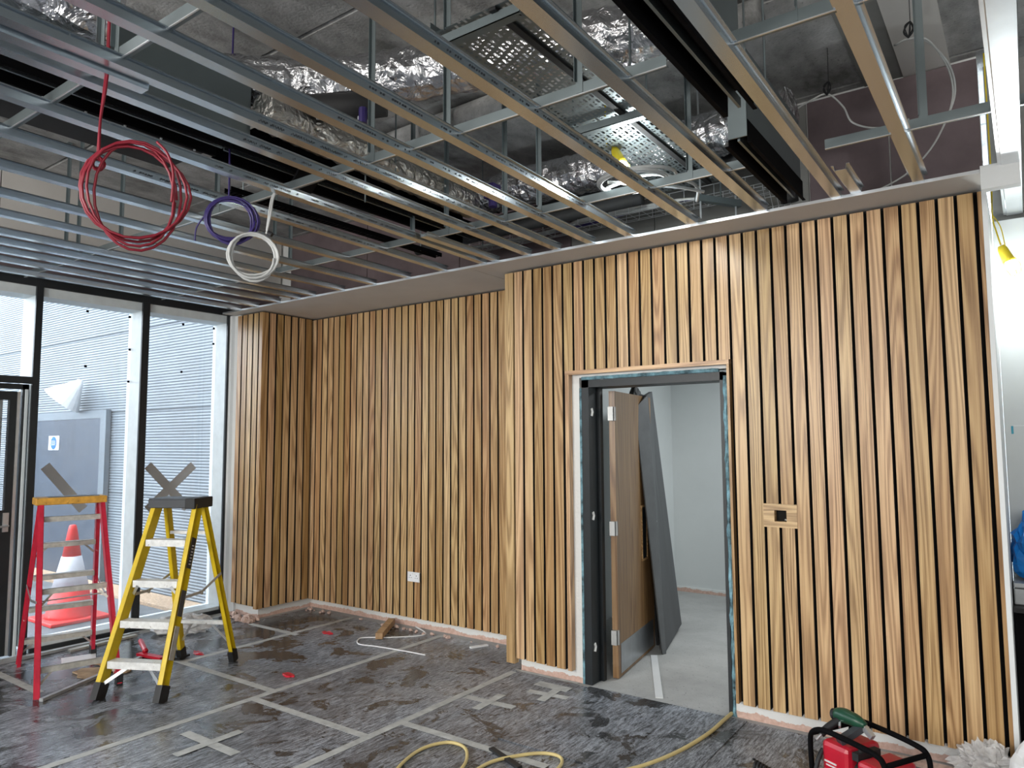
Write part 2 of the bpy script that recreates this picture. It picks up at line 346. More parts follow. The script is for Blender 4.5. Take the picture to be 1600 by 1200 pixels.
M['wcable'] = mat('white_cable', (.52, .53, .52), .45)
M['ycable'] = mat('yellow_hose', (.62, .50, .22), .45)
M['ylamp'] = mat('yellow_lamp_plastic', (.80, .62, .03), .4)
M['bulb'] = mat('lit_bulb', (1, 1, 1), .3, emit=(.95, 1, 1), es=60)
M['conered'] = mat('red_cone', (.80, .045, .04), .5, wear=((.5, .3, .28), 14, .66))
M['conewhite'] = mat('white_cone_sleeve', (.75, .75, .80), .45, var=.1, wear=((.45, .42, .5), 12, .62))
M['clad'] = mat('grey_corrugated_cladding', (.165, .19, .212), .45, .1, var=.05, scale=2)
M['extdoor'] = mat('blue_grey_steel_door', (.055, .07, .095), .5, var=.1, wear=((.2, .22, .25), 16, .68))
M['blue'] = mat('sign_blue', (.02, .14, .50), .4)
M['bluebag'] = mat('blue_plastic_bag', (.005, .20, .62), .3, var=.3, bump=.4, bscale=14)
M['clearbag'] = mat('crumpled_clear_plastic', (.74, .73, .72), .14, var=.3, scale=18, bump=.8, bscale=26, alpha=.55)
M['whitebag'] = mat('white_sack', (.75, .76, .77), .6, var=.06, bump=.2)
M['tread'] = M['whitetread']
M['compred'] = mat('red_compressor_plastic', (.52, .01, .03), .32, var=.12)
M['green'] = mat('dark_green_tool_body', (.01, .065, .035), .35)
M['cardboard'] = mat('torn_cardboard', (.42, .30, .19), .85, var=.35, scale=10)
M['timber'] = mat('sawn_timber', (.40, .25, .13), .7, var=.3, scale=3, stretch=(1, 8, 8))
M['foam'] = mat('blue_black_expanding_foam', (.13, .25, .30), .7, var=.95, scale=16, bump=.6, bscale=40)
M['plug'] = mat('white_socket_plastic', (.78, .79, .80), .3, var=.02)
M['debris'] = mat('plaster_lumps', (.55, .40, .34), .9, var=.4, scale=30)
M['gravel'] = mat('brown_gravel', (.42, .30, .20), .9, var=.6, scale=60)
M['greytape'] = mat('grey_glazing_tape', (.42, .42, .42), .55, var=.08)
M['bluetape'] = mat('blue_masking_tape', (.04, .30, .42), .6)
M['darkpanel'] = mat('dark_grey_panel', (.045, .048, .052), .5, var=.3, scale=5, stretch=(1, 1, .2))
M['greyflange'] = mat('grey_panel_edge', (.11, .115, .12), .5, var=.15)
M['hinge'] = mat('worn_hinge_steel', (.40, .41, .41), .45, .5)
M['kick'] = mat('brushed_kick_plate', (.42, .44, .46), .3, .85, var=.15)
M['pipe'] = mat('black_pipe_lagging', (.018, .019, .02), .7)
M['caddy'] = mat('grey_alu_case', (.45, .47, .48), .4, .5, var=.2)
M['text'] = mat('label_white', (.7, .7, .7), .5)

# ================================================================== STRUCTURE
CEIL, SLAB = 2.973, 3.93
S = lambda name, mb, m, **k: mk(name, mb, m, kind='structure', loc=(0, 0, 0), **k)
floor = S('floor', MB().box(-6.62, 5, -5, 8.0, -.12, 0), M['screed'])
# floor protection sheets, each a part of the floor
sheets = []
def sheet(x0, x1, y0, y1, z=0., t=.004):
    b = MB(); nx, ny = 6, 10; vs = []; fs = []
    for j in range(ny + 1):
        for i in range(nx + 1):
            x = x0 + (x1 - x0) * i / nx; y = y0 + (y1 - y0) * j / ny
            e = 1 if (i in (0, nx) or j in (0, ny)) else 0
            vs.append((x, y, z + t + (.0012 * noise.noise(Vector((x * 2, y * 2, 1))) if not e else 0)))
    for j in range(ny):
        for i in range(nx):
            a = j * (nx + 1) + i; fs.append((a, a + 1, a + nx + 2, a + nx + 1))
    b.add(vs, fs); b.box(x0, x1, y0, y1, z + .0001, z + t * .9)
    return mk('protection_sheet', b, M['sheet'], floor)
XS = [-6.45, -5.36, -4.22, -3.135, -2.0, -.86, .3, 1.5, 2.7, 3.9, 5.0]
seam = {0: 4.13, 1: 3.12, 2: 2.955, 3: 3.22, 4: 2.2, 5: 3.4, 6: 2.6, 7: 3, 8: 2.5, 9: 3}
for i in range(len(XS) - 1):
    top = 4.83 if i < 3 else 4.40
    if XS[i] < -5.4: top = 4.22
    ys = [top]; y = seam[i]
    while y > -5: ys.append(y); y -= 2.42
    ys.append(-5)
    for a, b_ in zip(ys[:-1], ys[1:]): sheet(XS[i] + .001, XS[i + 1] - .001, b_ + .001, a - .001)
sheet(-6.03, -5.362, 4.222, 4.83)
sheet(-2.52, -1.45, 3.36, 4.40, .0045, .006)            # doorway sheet lapped over the others
TZ = [0]
def tape(x0, y0, x1, y1, w=.055, z=.0048, m='tape', parent=floor, name='tape_strip'):
    TZ[0] += 1; z = z + .00016 * (TZ[0] % 13)
    return mk(name, MB().bar((x0, y0, z), (x1, y1, z), w, .0012), M[m], parent)
tape(-5.36, 3.1, -5.36, 4.83); tape(-5.95, 4.13, -5.28, 4.13)
tape(-4.22, 1.2, -4.22, 4.83); tape(-5.45, 3.12, -4.2, 3.12); tape(-4.2, 2.955, -3.12, 2.955)
tape(-3.135, 2.2, -3.135, 4.38); tape(-3.13, 3.22, -2.1, 3.22); tape(-3.15, 4.425, -2.62, 4.425, .03)
tape(-4.22, .2, -4.22, 1.15); tape(-6.4, 2.2, -5.5, 2.2)
for (cx, cy, a, s) in ((-3.80, 2.39, .0, .25), (-2.91, 3.79, .05, .19), (-2.66, 4.12, .1, .16)):
    tape(cx - s * math.cos(a), cy - s * math.sin(a), cx + s * math.cos(a), cy + s * math.sin(a), .06, .0055)
    tape(cx + s * .8 * math.sin(a), cy - s * .8, cx - s * .8 * math.sin(a), cy + s * .8, .06, .0066)
tape(-2.86, 4.27, -2.60, 4.27, .09, .0055); mk('white_strip', MB().bar((-2.47, 5.33, .004), (-2.045, 4.48, .004), .05, .006), M['plug'], floor)

# ceiling slab with precast planks
ceil = S('ceiling', MB().box(-6.9, 5.2, -5.2, 8.2, SLAB + .17, SLAB + .4), M['slab'])
for y0 in (-5.2, -4.75, -3.55, -2.35, -1.15, .05, 1.25, 2.45, 3.65, 4.85, 6.05, 7.25):
    y1 = {-5.2: -4.75, 7.25: 8.2}.get(y0, y0 + 1.2)
    b = MB(); g = .012
    b.extr([(y0 + .003, SLAB + .17), (y0 + .003, SLAB + g), (y0 + .003 + g, SLAB), (y1 - .003 - g, SLAB), (y1 - .003, SLAB + g), (y1 - .003, SLAB + .17)], 'x', -6.9, 5.2, True)
    mk('concrete_plank', b, M['slab'], ceil)
mk('painted_band', MB().box(-.74, -.52, 1.2, 4.94, SLAB - .006, SLAB), M['greyboard'], ceil)
mk('painted_band', MB().box(-.52, -.27, 1.2, 4.94, SLAB - .014, SLAB), M['soffit'], ceil)

# --- main wall (projecting part with the doorway) and recessed part
YB = 4.455; DX0, DX1, DZ = -2.60, -1.53, 2.125
b = MB()
b.box(-3.12, DX0, YB, YB + .10, 0, 2.99); b.box(DX1, -.14, YB, YB + .10, 0, 2.99); b.box(DX0, DX1, YB, YB + .10, DZ, 2.99)
b.box(-3.12, -3.02, YB + .10, 4.93, 0, 2.99)
wallb = S('wall_back', b, M['foot'])
b = MB().box(-6.9, -3.02, 4.93, 5.05, 0, SLAB).box(-3.02, -.14, 4.93, 5.05, 2.80, SLAB)
b.box(-6.9, -6.10, 4.31, 4.93, 0, 2.99)
wallr = S('wall_recess', b, M['foot'])
# black felt behind slats
mk('black_backing', MB().box(-3.118, -2.70, YB - .006, YB - .0005, .10, CEIL).box(-2.70, -1.50, YB - .006, YB - .0005, 2.16, CEIL).box(-1.50, -.158, YB - .006, YB - .0005, .10, CEIL), M['black'], wallb)
mk('black_backing', MB().box(-6.09, -3.12, 4.924, 4.9295, .10, CEIL), M['black'], wallr)
mk('black_backing', MB().box(-6.46, -6.10, 4.303, 4.3095, .10, CEIL).box(-6.0995, -6.093, 4.31, 4.924, .10, CEIL), M['black'], wallr)
PT = .08727; SW = .0705; TH = .05
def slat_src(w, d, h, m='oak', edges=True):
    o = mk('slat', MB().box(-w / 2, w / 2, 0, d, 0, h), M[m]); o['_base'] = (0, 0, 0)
    if edges:                       # side faces coloured black to darken the gaps
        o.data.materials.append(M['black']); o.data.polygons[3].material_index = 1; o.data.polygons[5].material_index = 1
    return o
protos = {}
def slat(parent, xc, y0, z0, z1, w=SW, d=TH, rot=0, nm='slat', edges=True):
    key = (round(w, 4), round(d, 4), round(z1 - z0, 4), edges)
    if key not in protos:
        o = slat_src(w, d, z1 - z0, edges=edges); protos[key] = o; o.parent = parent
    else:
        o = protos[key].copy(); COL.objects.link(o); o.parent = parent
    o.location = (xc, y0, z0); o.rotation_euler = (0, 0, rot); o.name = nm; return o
ZT, ZS = 2.958, .099
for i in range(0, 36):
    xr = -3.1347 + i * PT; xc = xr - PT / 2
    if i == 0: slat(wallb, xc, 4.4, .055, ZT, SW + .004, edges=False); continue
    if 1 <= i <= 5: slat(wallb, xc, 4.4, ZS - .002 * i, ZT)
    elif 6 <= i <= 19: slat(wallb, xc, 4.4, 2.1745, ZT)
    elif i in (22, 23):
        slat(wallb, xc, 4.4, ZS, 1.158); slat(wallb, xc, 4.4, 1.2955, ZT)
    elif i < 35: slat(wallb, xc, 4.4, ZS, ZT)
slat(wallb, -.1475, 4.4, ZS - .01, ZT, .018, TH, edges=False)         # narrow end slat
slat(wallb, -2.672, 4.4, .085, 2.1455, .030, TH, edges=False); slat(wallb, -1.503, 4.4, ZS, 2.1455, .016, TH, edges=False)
mk('trim_board', MB().box(-2.687, -1.495, 4.398, 4.45, 2.146, 2.1740), M['oakx'], wallb)
# oak plate with a square cut-out
pl = MB(); px0, px1, pz0, pz1 = -1.3115, -1.1195, 1.1585, 1.295; hx0, hx1, hz0, hz1 = -1.2485, -1.179, 1.193, 1.259
pl.box(px0, px1, 4.397, 4.44, hz1, pz1).box(px0, px1, 4.397, 4.44, pz0, hz0).box(px0, hx0, 4.397, 4.44, hz0, hz1).box(hx1, px1, 4.397, 4.44, hz0, hz1)
plate = mk('control_plate', pl, M['oakx'], wallb)
mk('wiring_box', MB().box(hx0 - .004, hx1 + .004, 4.441, 4.448, hz0 - .004, hz1 + .004), M['black'], plate)
mk('cable_end', MB().tube([(-1.20, 4.44, 1.2), (-1.19, 4.42, 1.205), (-1.184, 4.415, 1.20)], .004, 6), M['wcable'], plate)
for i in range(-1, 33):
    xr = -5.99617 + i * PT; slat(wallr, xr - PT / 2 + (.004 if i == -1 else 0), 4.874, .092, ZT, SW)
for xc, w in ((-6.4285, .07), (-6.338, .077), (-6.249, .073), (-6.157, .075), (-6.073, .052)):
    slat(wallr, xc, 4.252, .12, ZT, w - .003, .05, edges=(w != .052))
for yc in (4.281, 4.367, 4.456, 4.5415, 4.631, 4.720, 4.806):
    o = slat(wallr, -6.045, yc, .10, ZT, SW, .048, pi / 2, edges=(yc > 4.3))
# upper wall boards above the soffit (pink fire board, one grey stretch)
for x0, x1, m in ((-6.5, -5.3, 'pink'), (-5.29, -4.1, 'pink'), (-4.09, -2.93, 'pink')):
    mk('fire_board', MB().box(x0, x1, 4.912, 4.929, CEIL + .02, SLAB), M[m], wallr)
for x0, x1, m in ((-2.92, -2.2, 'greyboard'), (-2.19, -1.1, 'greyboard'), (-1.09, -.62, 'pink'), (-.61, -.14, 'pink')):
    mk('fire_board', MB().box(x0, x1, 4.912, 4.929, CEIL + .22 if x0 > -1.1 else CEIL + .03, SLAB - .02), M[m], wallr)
# soffit strip over the slats
b = MB().box(-6.545, -3.36, 4.136, 4.928, CEIL, CEIL + .0125).box(-3.355, -.13, 4.136, 4.45, CEIL, CEIL + .0125).box(-3.355, -3.125, 4.45, 4.928, CEIL, CEIL + .0125)
S('trim_1', b, M['soffit'])
mk('edge_bead', MB().box(-6.545, -.13, 4.130, 4.136, CEIL - .001, CEIL + .016), M['steelb'], bpy.data.objects['trim_1'])
S('trim_2', MB().box(-.128, .03, 4.10, 4.16, 2.878, 2.995), M['board'])

# --- doorway, frame and door
b = MB()
for x0, x1 in ((DX0 + .02, DX0 + .075), (DX1 - .044, DX1 - .022)):
    b.box(x0, x1, YB - .003, YB + .205, 0, DZ - .02)
b.box(DX0 + .02, DX1 - .022, YB - .003, YB + .205, DZ - .072, DZ - .02)
b.box(DX0 + .075, DX0 + .10, YB + .12, YB + .16, 0, DZ - .072)
d1 = S('door_1', b, M['dkgrey'])
b = MB()
for zz in (.25, 1.15, 1.88):
    b.tube([(DX0 + .0755, YB + .035, zz - .03), (DX0 + .0765, YB + .045, zz), (DX0 + .0755, YB + .035, zz + .025)], .011, 7)
mk('filler_patch', b, M['board'], d1)
# expanding foam beads round the frame
b = MB()
pts = [(DX1 - .010, YB + .004, z) for z in [i * .04 for i in range(0, 53)]]
b.tube(pts, .013, 7, rf=lambda i, k: 1 + 1.1 * noise.noise(Vector((i * .45, k * .7, 2))))
b.tube([(x, YB + .004, DZ - .006) for x in [DX0 + .02 + i * .04 for i in range(0, 26)]], .014, 7, rf=lambda i, k: 1 + .4 * noise.noise(Vector((i * .9, k, 5))))
b.tube([(DX0 + .008, YB + .004, z) for z in [i * .05 for i in range(0, 42)]], .010, 6, rf=lambda i, k: 1 + .5 * noise.noise(Vector((i, k, 9))))
mk('foam_bead', b, M['foam'], d1)
# door leaf (pivot at the left jamb, opened into the side room)
hx, hy = -2.475, 4.66; ang = math.radians(98.5)
leafe = bpy.data.objects.new('door_leaf', None)
lf = MB().box(0, .91, -.044, 0, .008, 2.035)
leaf = mk('door_leaf', lf, M['oakdoor'], d1); leaf['_local'] = 1; leaf['_base'] = (0, 0, 0)
leaf.location = (hx, hy, 0); leaf.rotation_euler = (0, 0, ang)
mk('kick_plate', MB().box(.05, .86, -.0465, -.0445, .03, .235), M['kick'], leaf)
mk('vision_panel', MB().box(.60, .72, -.047, -.0435, .75, 1.15), M['dkgrey'], leaf)
mk('bead', MB().box(.585, .60, -.052, -.044, .735, 1.165).box(.72, .735, -.052, -.044, .735, 1.165).box(.6, .72, -.052, -.044, 1.15, 1.165).box(.6, .72, -.052, -.044, .735, .75), M['oakx'], leaf)
mk('lever_handle', MB().cyl((.84, -.044, 1.02), (.84, -.095, 1.02), .009).cyl((.845, -.09, 1.02), (.72, -.09, 1.02), .009), M['alu'], leaf)
for zz in (.24, 1.0, 1.82):
    mk('hinge', MB().box(-.030, -.003, -.040, -.002, zz, zz + .10).cyl((-.004, -.047, zz), (-.004, -.047, zz + .10), .008).box(-.003, -.001, -.038, -.006, zz, zz + .1), M['hinge'], leaf)

# --- side room behind the door
S('wall_side_room', MB().box(-3.45, -.14, 7.79, 7.9, 0, 2.72).box(-3.55, -3.33, 5.05, 7.9, 0, 2.72), M['roomwall'])
S('wall_side_room_right', MB().box(-.26, -.14, YB + .1, 7.9, 0, 2.72), M['roomwall'])
S('ceiling_side_room', MB().box(-3.55, -.14, 5.05, 7.9, 2.72, 2.8).box(-3.02, -.14, YB + .1, 5.05, 2.72, 2.79), M['white'])
S('baseboard_back', MB().box(-3.33, -.12, 7.775, 7.79, 0, .055), M['foot'])
# --- wall and studs beyond the right end of the slats
S('wall_right', MB().box(-.115, 3.4, 5.06, 5.18, 0, 2.955), M['nook'])
mk('fire_board', MB().box(-.115, 3.4, 5.1, 5.16, 2.956, SLAB), M['greyboard'], bpy.data.objects['wall_right'])
mk('blue_tape', MB().box(.0, .09, 5.0585, 5.0598, 1.738, 1.746).box(-.083, -.072, 5.0585, 5.0598, 1.70, 1.745), M['bluetape'], bpy.data.objects['wall_right'])
mk('tape_strip', MB().box(-.072, .6, 5.0588, 5.0599, 1.7445, 1.7475), M['white'], bpy.data.objects['wall_right'])
S('trim_3', MB().box(-.138, -.116, 4.400, 5.059, 0, 2.95), M['white'])
# --- other room shell (behind the camera)
S('wall_front', MB().box(-6.6, 5.1, -5.12, -5.0, 0, SLAB), M['white'])
S('wall_far_right', MB().box(5.0, 5.12, -5, 5.2, 0, SLAB), M['white'])
S('wall_right_return', MB().box(3.4, 5.1, 5.06, 5.18, 0, SLAB), M['white'])

# ================================================================== GLAZED WALL
XG = -6.60; XO = -6.86
wl = S('wall_left', MB().box(-6.9, -6.72, -5, 4.95, 3.045, SLAB), M['greyboard'])
for y0, y1 in ((-5, -2.6), (-2.59, -.2), (-.19, 2.2), (2.21, 4.9)):
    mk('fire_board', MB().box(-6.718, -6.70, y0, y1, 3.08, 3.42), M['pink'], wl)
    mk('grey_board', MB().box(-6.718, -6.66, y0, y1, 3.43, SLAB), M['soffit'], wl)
YM = [4.250, 3.390, 2.503, 1.42, .33, -.76, -1.85, -2.94, -4.03, -4.98]
w1 = S('window_1', MB().box(XG - .02, XG, -5, 4.27, 2.976, 3.04), M['frame'])
mk('bottom_rail', MB().box(XG - .02, XG, 2.55, 4.27, 0, .035).box(XG - .02, XG, -5, 1.4, 0, .035), M['frame'], w1)
mk('sill', MB().box(XO, XG - .02, 2.55, 4.27, 0, .065).box(XO, XG - .02, -5, 1.4, 0, .065), M['whitealu'], w1)
mk('head', MB().box(XO, XG - .02, -5, 4.27, 2.90, 3.04), M['whitealu'], w1)
mk('head_channel', MB().box(XG - .03, XG + .02, -5, 4.13, 3.041, 3.075), M['steeld'], w1)
for j, y in enumerate(YM):
    w = .033 if j in (1,) else .026
    mk('mullion', MB().box(XG - .018, XG + .004, y - w, y + w, 0, 2.976), M['frame'], w1)
    mk('mullion_box', MB().box(XO, XG - .019, y - w * .8, y + w * .8, .065, 2.90), M['whitealu'], w1)
    if j < len(YM) - 1:
        y2 = YM[j + 1]
        z0 = 2.20 if j == 2 else .065
        gp = mk('pane', MB().box(-6.812, -6.806, y2 + .02, y - .02, z0, 2.90), M['glass'], w1)
mk('end_post', MB().box(XG - .02, XG + .002, 4.225, 4.277, 0, 3.04), M['frame'], w1)
mk('transom', MB().box(XG - .03, XG + .004, 1.44, 2.48, 2.165, 2.222), M['frame'], w1)
# grey tape crosses on two panes, small black glazing dots
for q_, (a, c, e, g) in enumerate(((3.56, 1.47, 3.97, 1.04), (3.57, 1.05, 4.02, 1.46), (2.68, 1.49, 3.0, 1.10))):
    mk('tape_cross', MB().bar((-6.804 + q_ * .0012, a, c), (-6.804 + q_ * .0012, e, g), .001, .085, (1, 0, 0)) if 0 else MB().bar((-6.8035 + q_ * .0015, a, c), (-6.8035 + q_ * .0015, e, g), .001, .085, (0, 0, 1)), M['greytape'], w1)
for (y, z) in ((2.967, 2.86), (3.34, 2.86), (3.35, 2.554), (2.969, 2.365), (3.349, 2.253), (3.866, 2.86), (4.20, 2.86), (4.20, 2.70), (3.864, 2.383)):
    mk('glazing_dot', MB().box(-6.805, -6.802, y - .011, y + .011, z - .011, z + .011), M['blackm'], w1)
# glazed entrance door at the far left
d2 = S('door_2', MB().box(XG - .09, XG - .05, 2.43, 2.475, 0, 2.16).box(XG - .09, XG - .05, 1.45, 1.49, 0, 2.16).box(XG - .09, XG - .05, 1.45, 2.475, 2.12, 2.163), M['frame'])
mk('frame_cover', MB().box(XG - .045, XG - .03, 2.446, 2.464, 0, 2.12), M['whitealu'], d2)
b = MB(); xa, xb = XG - .10, XG - .055
b.box(xa, xb, 2.345, 2.395, .01, 2.10).box(xa, xb, 1.5, 1.58, .01, 2.10).box(xa, xb, 1.58, 2.345, 2.03, 2.10).box(xa, xb, 1.58, 2.345, .01, 1.15)
dl = mk('door_leaf', b, M['frame'], d2)
mk('edge_strip', MB().box(xa, xb + .003, 2.397, 2.418, .01, 2.10), M['alu'], dl)
mk('pane', MB().box(xa + .02, xa + .026, 1.58, 2.345, 1.15, 2.03), M['glass'], dl)
mk('handle', MB().box(xb, xb + .012, 2.335, 2.375, .98, 1.13).cyl((xb, 2.355, 1.03), (xb + .06, 2.355, 1.03), .009).tube([(xb + .055, 2.36, 1.03), (xb + .06, 2.28, 1.025), (xb + .055, 2.22, 1.02)], .009), M['alu'], dl)
mk('blind', MB().box(xa - .06, xa - .05, 1.55, 2.33, 1.15, 2.06), M['greyboard'], dl)
# white plastered pier between frame and slats
S('trim_4', MB().box(-6.598, -6.468, 4.285, 4.3085, 0, CEIL).box(-6.598, -6.56, 4.25, 4.285, 0, CEIL), M['white'])

# ================================================================== OUTSIDE
S('ground', MB().box(-18, -6.62, -6, 12, -.14, -.02), M['paving'])
tag(mk('gravel_strip', MB().box(-13, -6.95, 4.02, 4.335, -.019, .012), M['gravel'], loc=(-9, 4.3, 0)), 'strip of brown gravel along the foot of the outside wall', 'gravel', kind='stuff')
cl = thing('cladding_wall', 'pale grey corrugated metal cladding of the building outside the windows', 'wall', (-12, 4.34, 0))
rib = .0328
for z0, z1 in ((0.0, 1.075), (1.085, 2.055), (2.072, 3.04), (3.056, 4.02), (4.036, 5.0), (5.016, 6.2)):
    b = MB(); prof = []; z = z0
    while z < z1 - .01:
        for dz, dy in ((0, 0), (.010, -.006), (.020, -.006), (.030, 0)): prof.append((4.36 + dy, min(z + dz, z1)))
        z += rib
    b.extr(prof, 'x', -18, -6.95 if z0 > 3 else -6.92)
    mk('cladding_panel', b, M['clad'], cl)
mk('backing_wall', MB().box(-18, -6.93, 4.37, 4.6, -.02, 6.2), M['clad'], cl)
S('sky_blocker', MB().box(-18, -7.2, -4.4, -4.1, -.1, 1.8).box(-18.2, -18, -4.4, 4.36, -.1, 3.0), M['clad'])  # unseen walls added to block sky light low on the cladding
ed = thing('steel_door', 'blue-grey steel door with round blue sign in the outside wall', 'door', (-10.2, 4.32, 0))
mk('leaf', MB().box(-11.2, -9.36, 4.29, 4.335, 0, 2.0), M['extdoor'], ed)
mk('frame', MB().box(-9.36, -9.22, 4.285, 4.345, 0, 2.10).box(-11.3, -9.36, 4.285, 4.345, 2.0, 2.10), M['clad'], ed)
mk('sign', MB().box(-10.79, -10.48, 4.282, 4.289, 1.60, 1.79), M['plug'], ed)
mk('sign_disc', MB().cyl((-10.635, 4.283, 1.695), (-10.635, 4.279, 1.695), .085, 20), M['blue'], ed)
mk('sign_lettering', MB().box(-10.70, -10.57, 4.276, 4.2785, 1.715, 1.722).box(-10.705, -10.565, 4.276, 4.2785, 1.69, 1.698).box(-10.69, -10.58, 4.276, 4.2785, 1.668, 1.675), M['text'], ed)
wl_ = MB().tube([(-9.86, 4.25, 2.50), (-9.87, 4.24, 2.46), (-10.0, 4.1, 2.23)], [.03, .05, .24], 20)
tag(mk('wall_light', wl_, M['plug'], loc=(-9.8, 4.3, 2.3)), 'white cone-shaped light on the outside cladding above the steel door', 'light')
# traffic cone
c = thing('traffic_cone', 'red and white traffic cone standing outside behind the red ladder', 'cone', (-7.68, 3.3, -.02), local=True)
mk('base', MB().box(-.27, .27, -.27, .27, 0, .035), M['conered'], c, bevel=.01)
mk('body', MB().lathe([(.215, .035), (.20, .06), (.158, .30), (.158, .30)], 28).lathe([(.083, .60), (.04, .86), (.03, .90), (.02, .905)], 28), M['conered'], c, smooth=True)
mk('white_sleeve', MB().lathe([(.160, .295), (.086, .605)], 28), M['conewhite'], c, smooth=True, label='dirty white reflective sleeve')

# ================================================================== CEILING GRID
# furring rails: x near the camera (y=.8), x at the soffit (y=4.13), joints where two lengths lap
rails = [(-.385, -.392), (-.765, -.785), (-1.160, -1.182), (-1.558, -1.594), (-1.945, -2.014), (-2.235, -2.30), (-2.525, -2.563), (-2.725, -2.806),
         (-3.085, -3.203), (-3.47, -3.587), (-3.90, -3.97), (-4.345, -4.363), (-4.735, -4.75), (-5.17, -5.13), (-5.42, -5.342), (-5.65, -5.632), (-5.885, -5.966), (-6.25, -6.25)]
laps = {7: 1.35, 8: 1.40, 9: 1.33, 5: None, 6: 1.0, 10: 2.4, 4: None}
HP = lambda c, w=.048, h=.027, f=.013, z=2.980: [(c - w / 2 - f - .004, z + h), (c - w / 2 - .004, z + h), (c - w / 2, z), (c + w / 2, z), (c + w / 2 + .004, z + h), (c + w / 2 + f + .004, z + h), (c + w / 2 + f + .004, z + h - .004)]
def sheared(mb_prof, xa, ya, xb, yb):
    n = len(mb_prof); vs = [(xa + p, ya, q) for p, q in mb_prof] + [(xb + p, yb, q) for p, q in mb_prof]
    return vs, [(i, i + 1, n + i + 1, n + i) for i in range(n - 1)]
for i, (xn, xf) in enumerate(rails):
    xa = lambda y: xf + (xn - xf) * (4.13 - y) / (4.13 - .8)
    lb = 'galvanised furring rail, %s along the soffit counting left from the wide bright one' % ORD[i]
    if i == 17: lb = 'galvanised furring rail lying closest to the top of the windows'
    t = thing('furring_rail', lb, 'rail', (xa(2), 2, 2.98), group='galvanised furring rails across the open ceiling')
    w = .058 if i in (2, 3) else .05
    lap = laps.get(i); y0 = -5.0
    yend = 4.128
    def seg(nm, ya, yb, dz=0., dx=0.):
        vs, fs = sheared(HP(0, w, .035), xa(ya) + dx, ya, xa(yb) + dx, yb)
        vs = [(v[0], v[1], v[2] + dz) for v in vs]
        return mk(nm, MB().add(vs, fs), M['steel'], t, solid=.0016)
    if lap: seg('front_length', y0, lap, 0, 0); seg('rear_length', lap + .002, yend, .0025, -.004)
    else: seg('channel', y0, yend)
    # printed standard numbers as a row of small dark marks on the web
    if 3 <= i <= 9:
        b = MB(); y = 1.7 + .1 * (i % 3)
        while y < 3.5:
            l = random.choice([.005, .007, .009]); x = xa(y) + w / 2 + .0035
            if random.random() < .8:
                b.add([(x, y, 2.991), (x, y + l, 2.991), (x + .0008, y + l, 2.998), (x + .0008, y, 2.998)], [(0, 1, 2, 3)])
            y += .014 if random.random() < .85 else .05
        mk('printed_marks', b, M['plasticdk'], t, kind='stuff')
for (nm, x, ya, yb, dz, lb) in (('rail_offcut', -3.095, 3.35, 4.13, .006, 'short length of rail laid against the ninth rail by the soffit'),
                           ('rail_offcut', -.685, 3.72, 4.13, .006, 'short length of rail beside the second rail from the right'),
                           ('rail_offcut', -2.60, .55, 1.30, -.012, 'wide short rail splice hanging under the upper left rails')):
    vs, fs = sheared(HP(0, .05), x, ya, x, yb); vs = [(v[0], v[1], v[2] + dz) for v in vs]
    tag(mk(nm, MB().add(vs, fs), M['steel'], loc=(x, ya, 2.98), solid=.0016), lb, 'rail')
# wide bright rail at the far right
t = thing('edge_rail', 'wide bright galvanised rail at the right edge of the ceiling', 'rail', (0, 2, 2.98))
mk('channel', MB().extr([(-.056, 3.03), (-.056, 2.985), (-.044, 2.985), (-.040, 2.98), (.036, 2.98), (.040, 3.03)], 'y', -5, 5.058), M['steelb'], t, solid=.002)
t = thing('edge_rail', 'galvanised rail just inside the right border of the picture', 'rail', (.14, 2, 2.98))
mk('channel', MB().extr([(.062, 3.03), (.066, 2.985), (.10, 2.98), (.13, 2.98), (.134, 3.03)], 'y', -5, 5.058), M['steeld'], t, solid=.002)
# primary channels with strap hangers
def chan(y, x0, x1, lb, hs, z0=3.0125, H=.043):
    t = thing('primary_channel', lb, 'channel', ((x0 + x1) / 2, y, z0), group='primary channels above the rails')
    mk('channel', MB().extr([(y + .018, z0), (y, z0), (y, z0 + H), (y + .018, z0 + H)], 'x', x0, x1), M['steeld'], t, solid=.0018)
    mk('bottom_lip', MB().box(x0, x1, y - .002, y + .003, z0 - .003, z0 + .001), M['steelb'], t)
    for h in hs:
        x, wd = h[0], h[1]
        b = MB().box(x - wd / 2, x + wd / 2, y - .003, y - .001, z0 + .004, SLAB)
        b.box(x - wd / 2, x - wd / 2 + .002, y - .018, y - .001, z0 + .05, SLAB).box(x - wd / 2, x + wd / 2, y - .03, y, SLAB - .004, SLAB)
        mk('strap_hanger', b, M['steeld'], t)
chan(1.168, -6.5, .9, 'galvanised cross channel nearest the camera, above the rails at upper left', [(-2.65, .03), (-2.54, .03), (-3.9, .025), (-5.2, .025), (-1.2, .025)])
chan(2.345, -6.5, -.99, 'galvanised cross channel above the rails, running behind the blue cable coil', [(-2.02, .03), (-2.50, .03), (-1.35, .03), (-3.79, .03), (-4.92, .03), (-5.55, .03), (-5.75, .03)])
chan(2.345, -.79, .9, 'short galvanised cross channel at the top border, right of the long black slot', [(-.54, .006), (.5, .03)])
chan(3.475, -.70, .9, 'galvanised cross channel at upper right between the short rail offcut and the right edge', [(-.30, .035), (.6, .03)])
chan(3.475, -6.5, -1.06, 'galvanised cross channel nearest the slatted wall, lit by the hanging lamp', [(-1.352, .028), (-2.28, .028), (-2.53, .028), (-3.0, .028), (-3.30, .028), (-4.6, .028), (-4.8, .028)])
chan(-.1, -6.5, 4.9, 'galvanised cross channel directly over the camera', [(-2.65, .03), (-4.2, .03), (2, .03)])
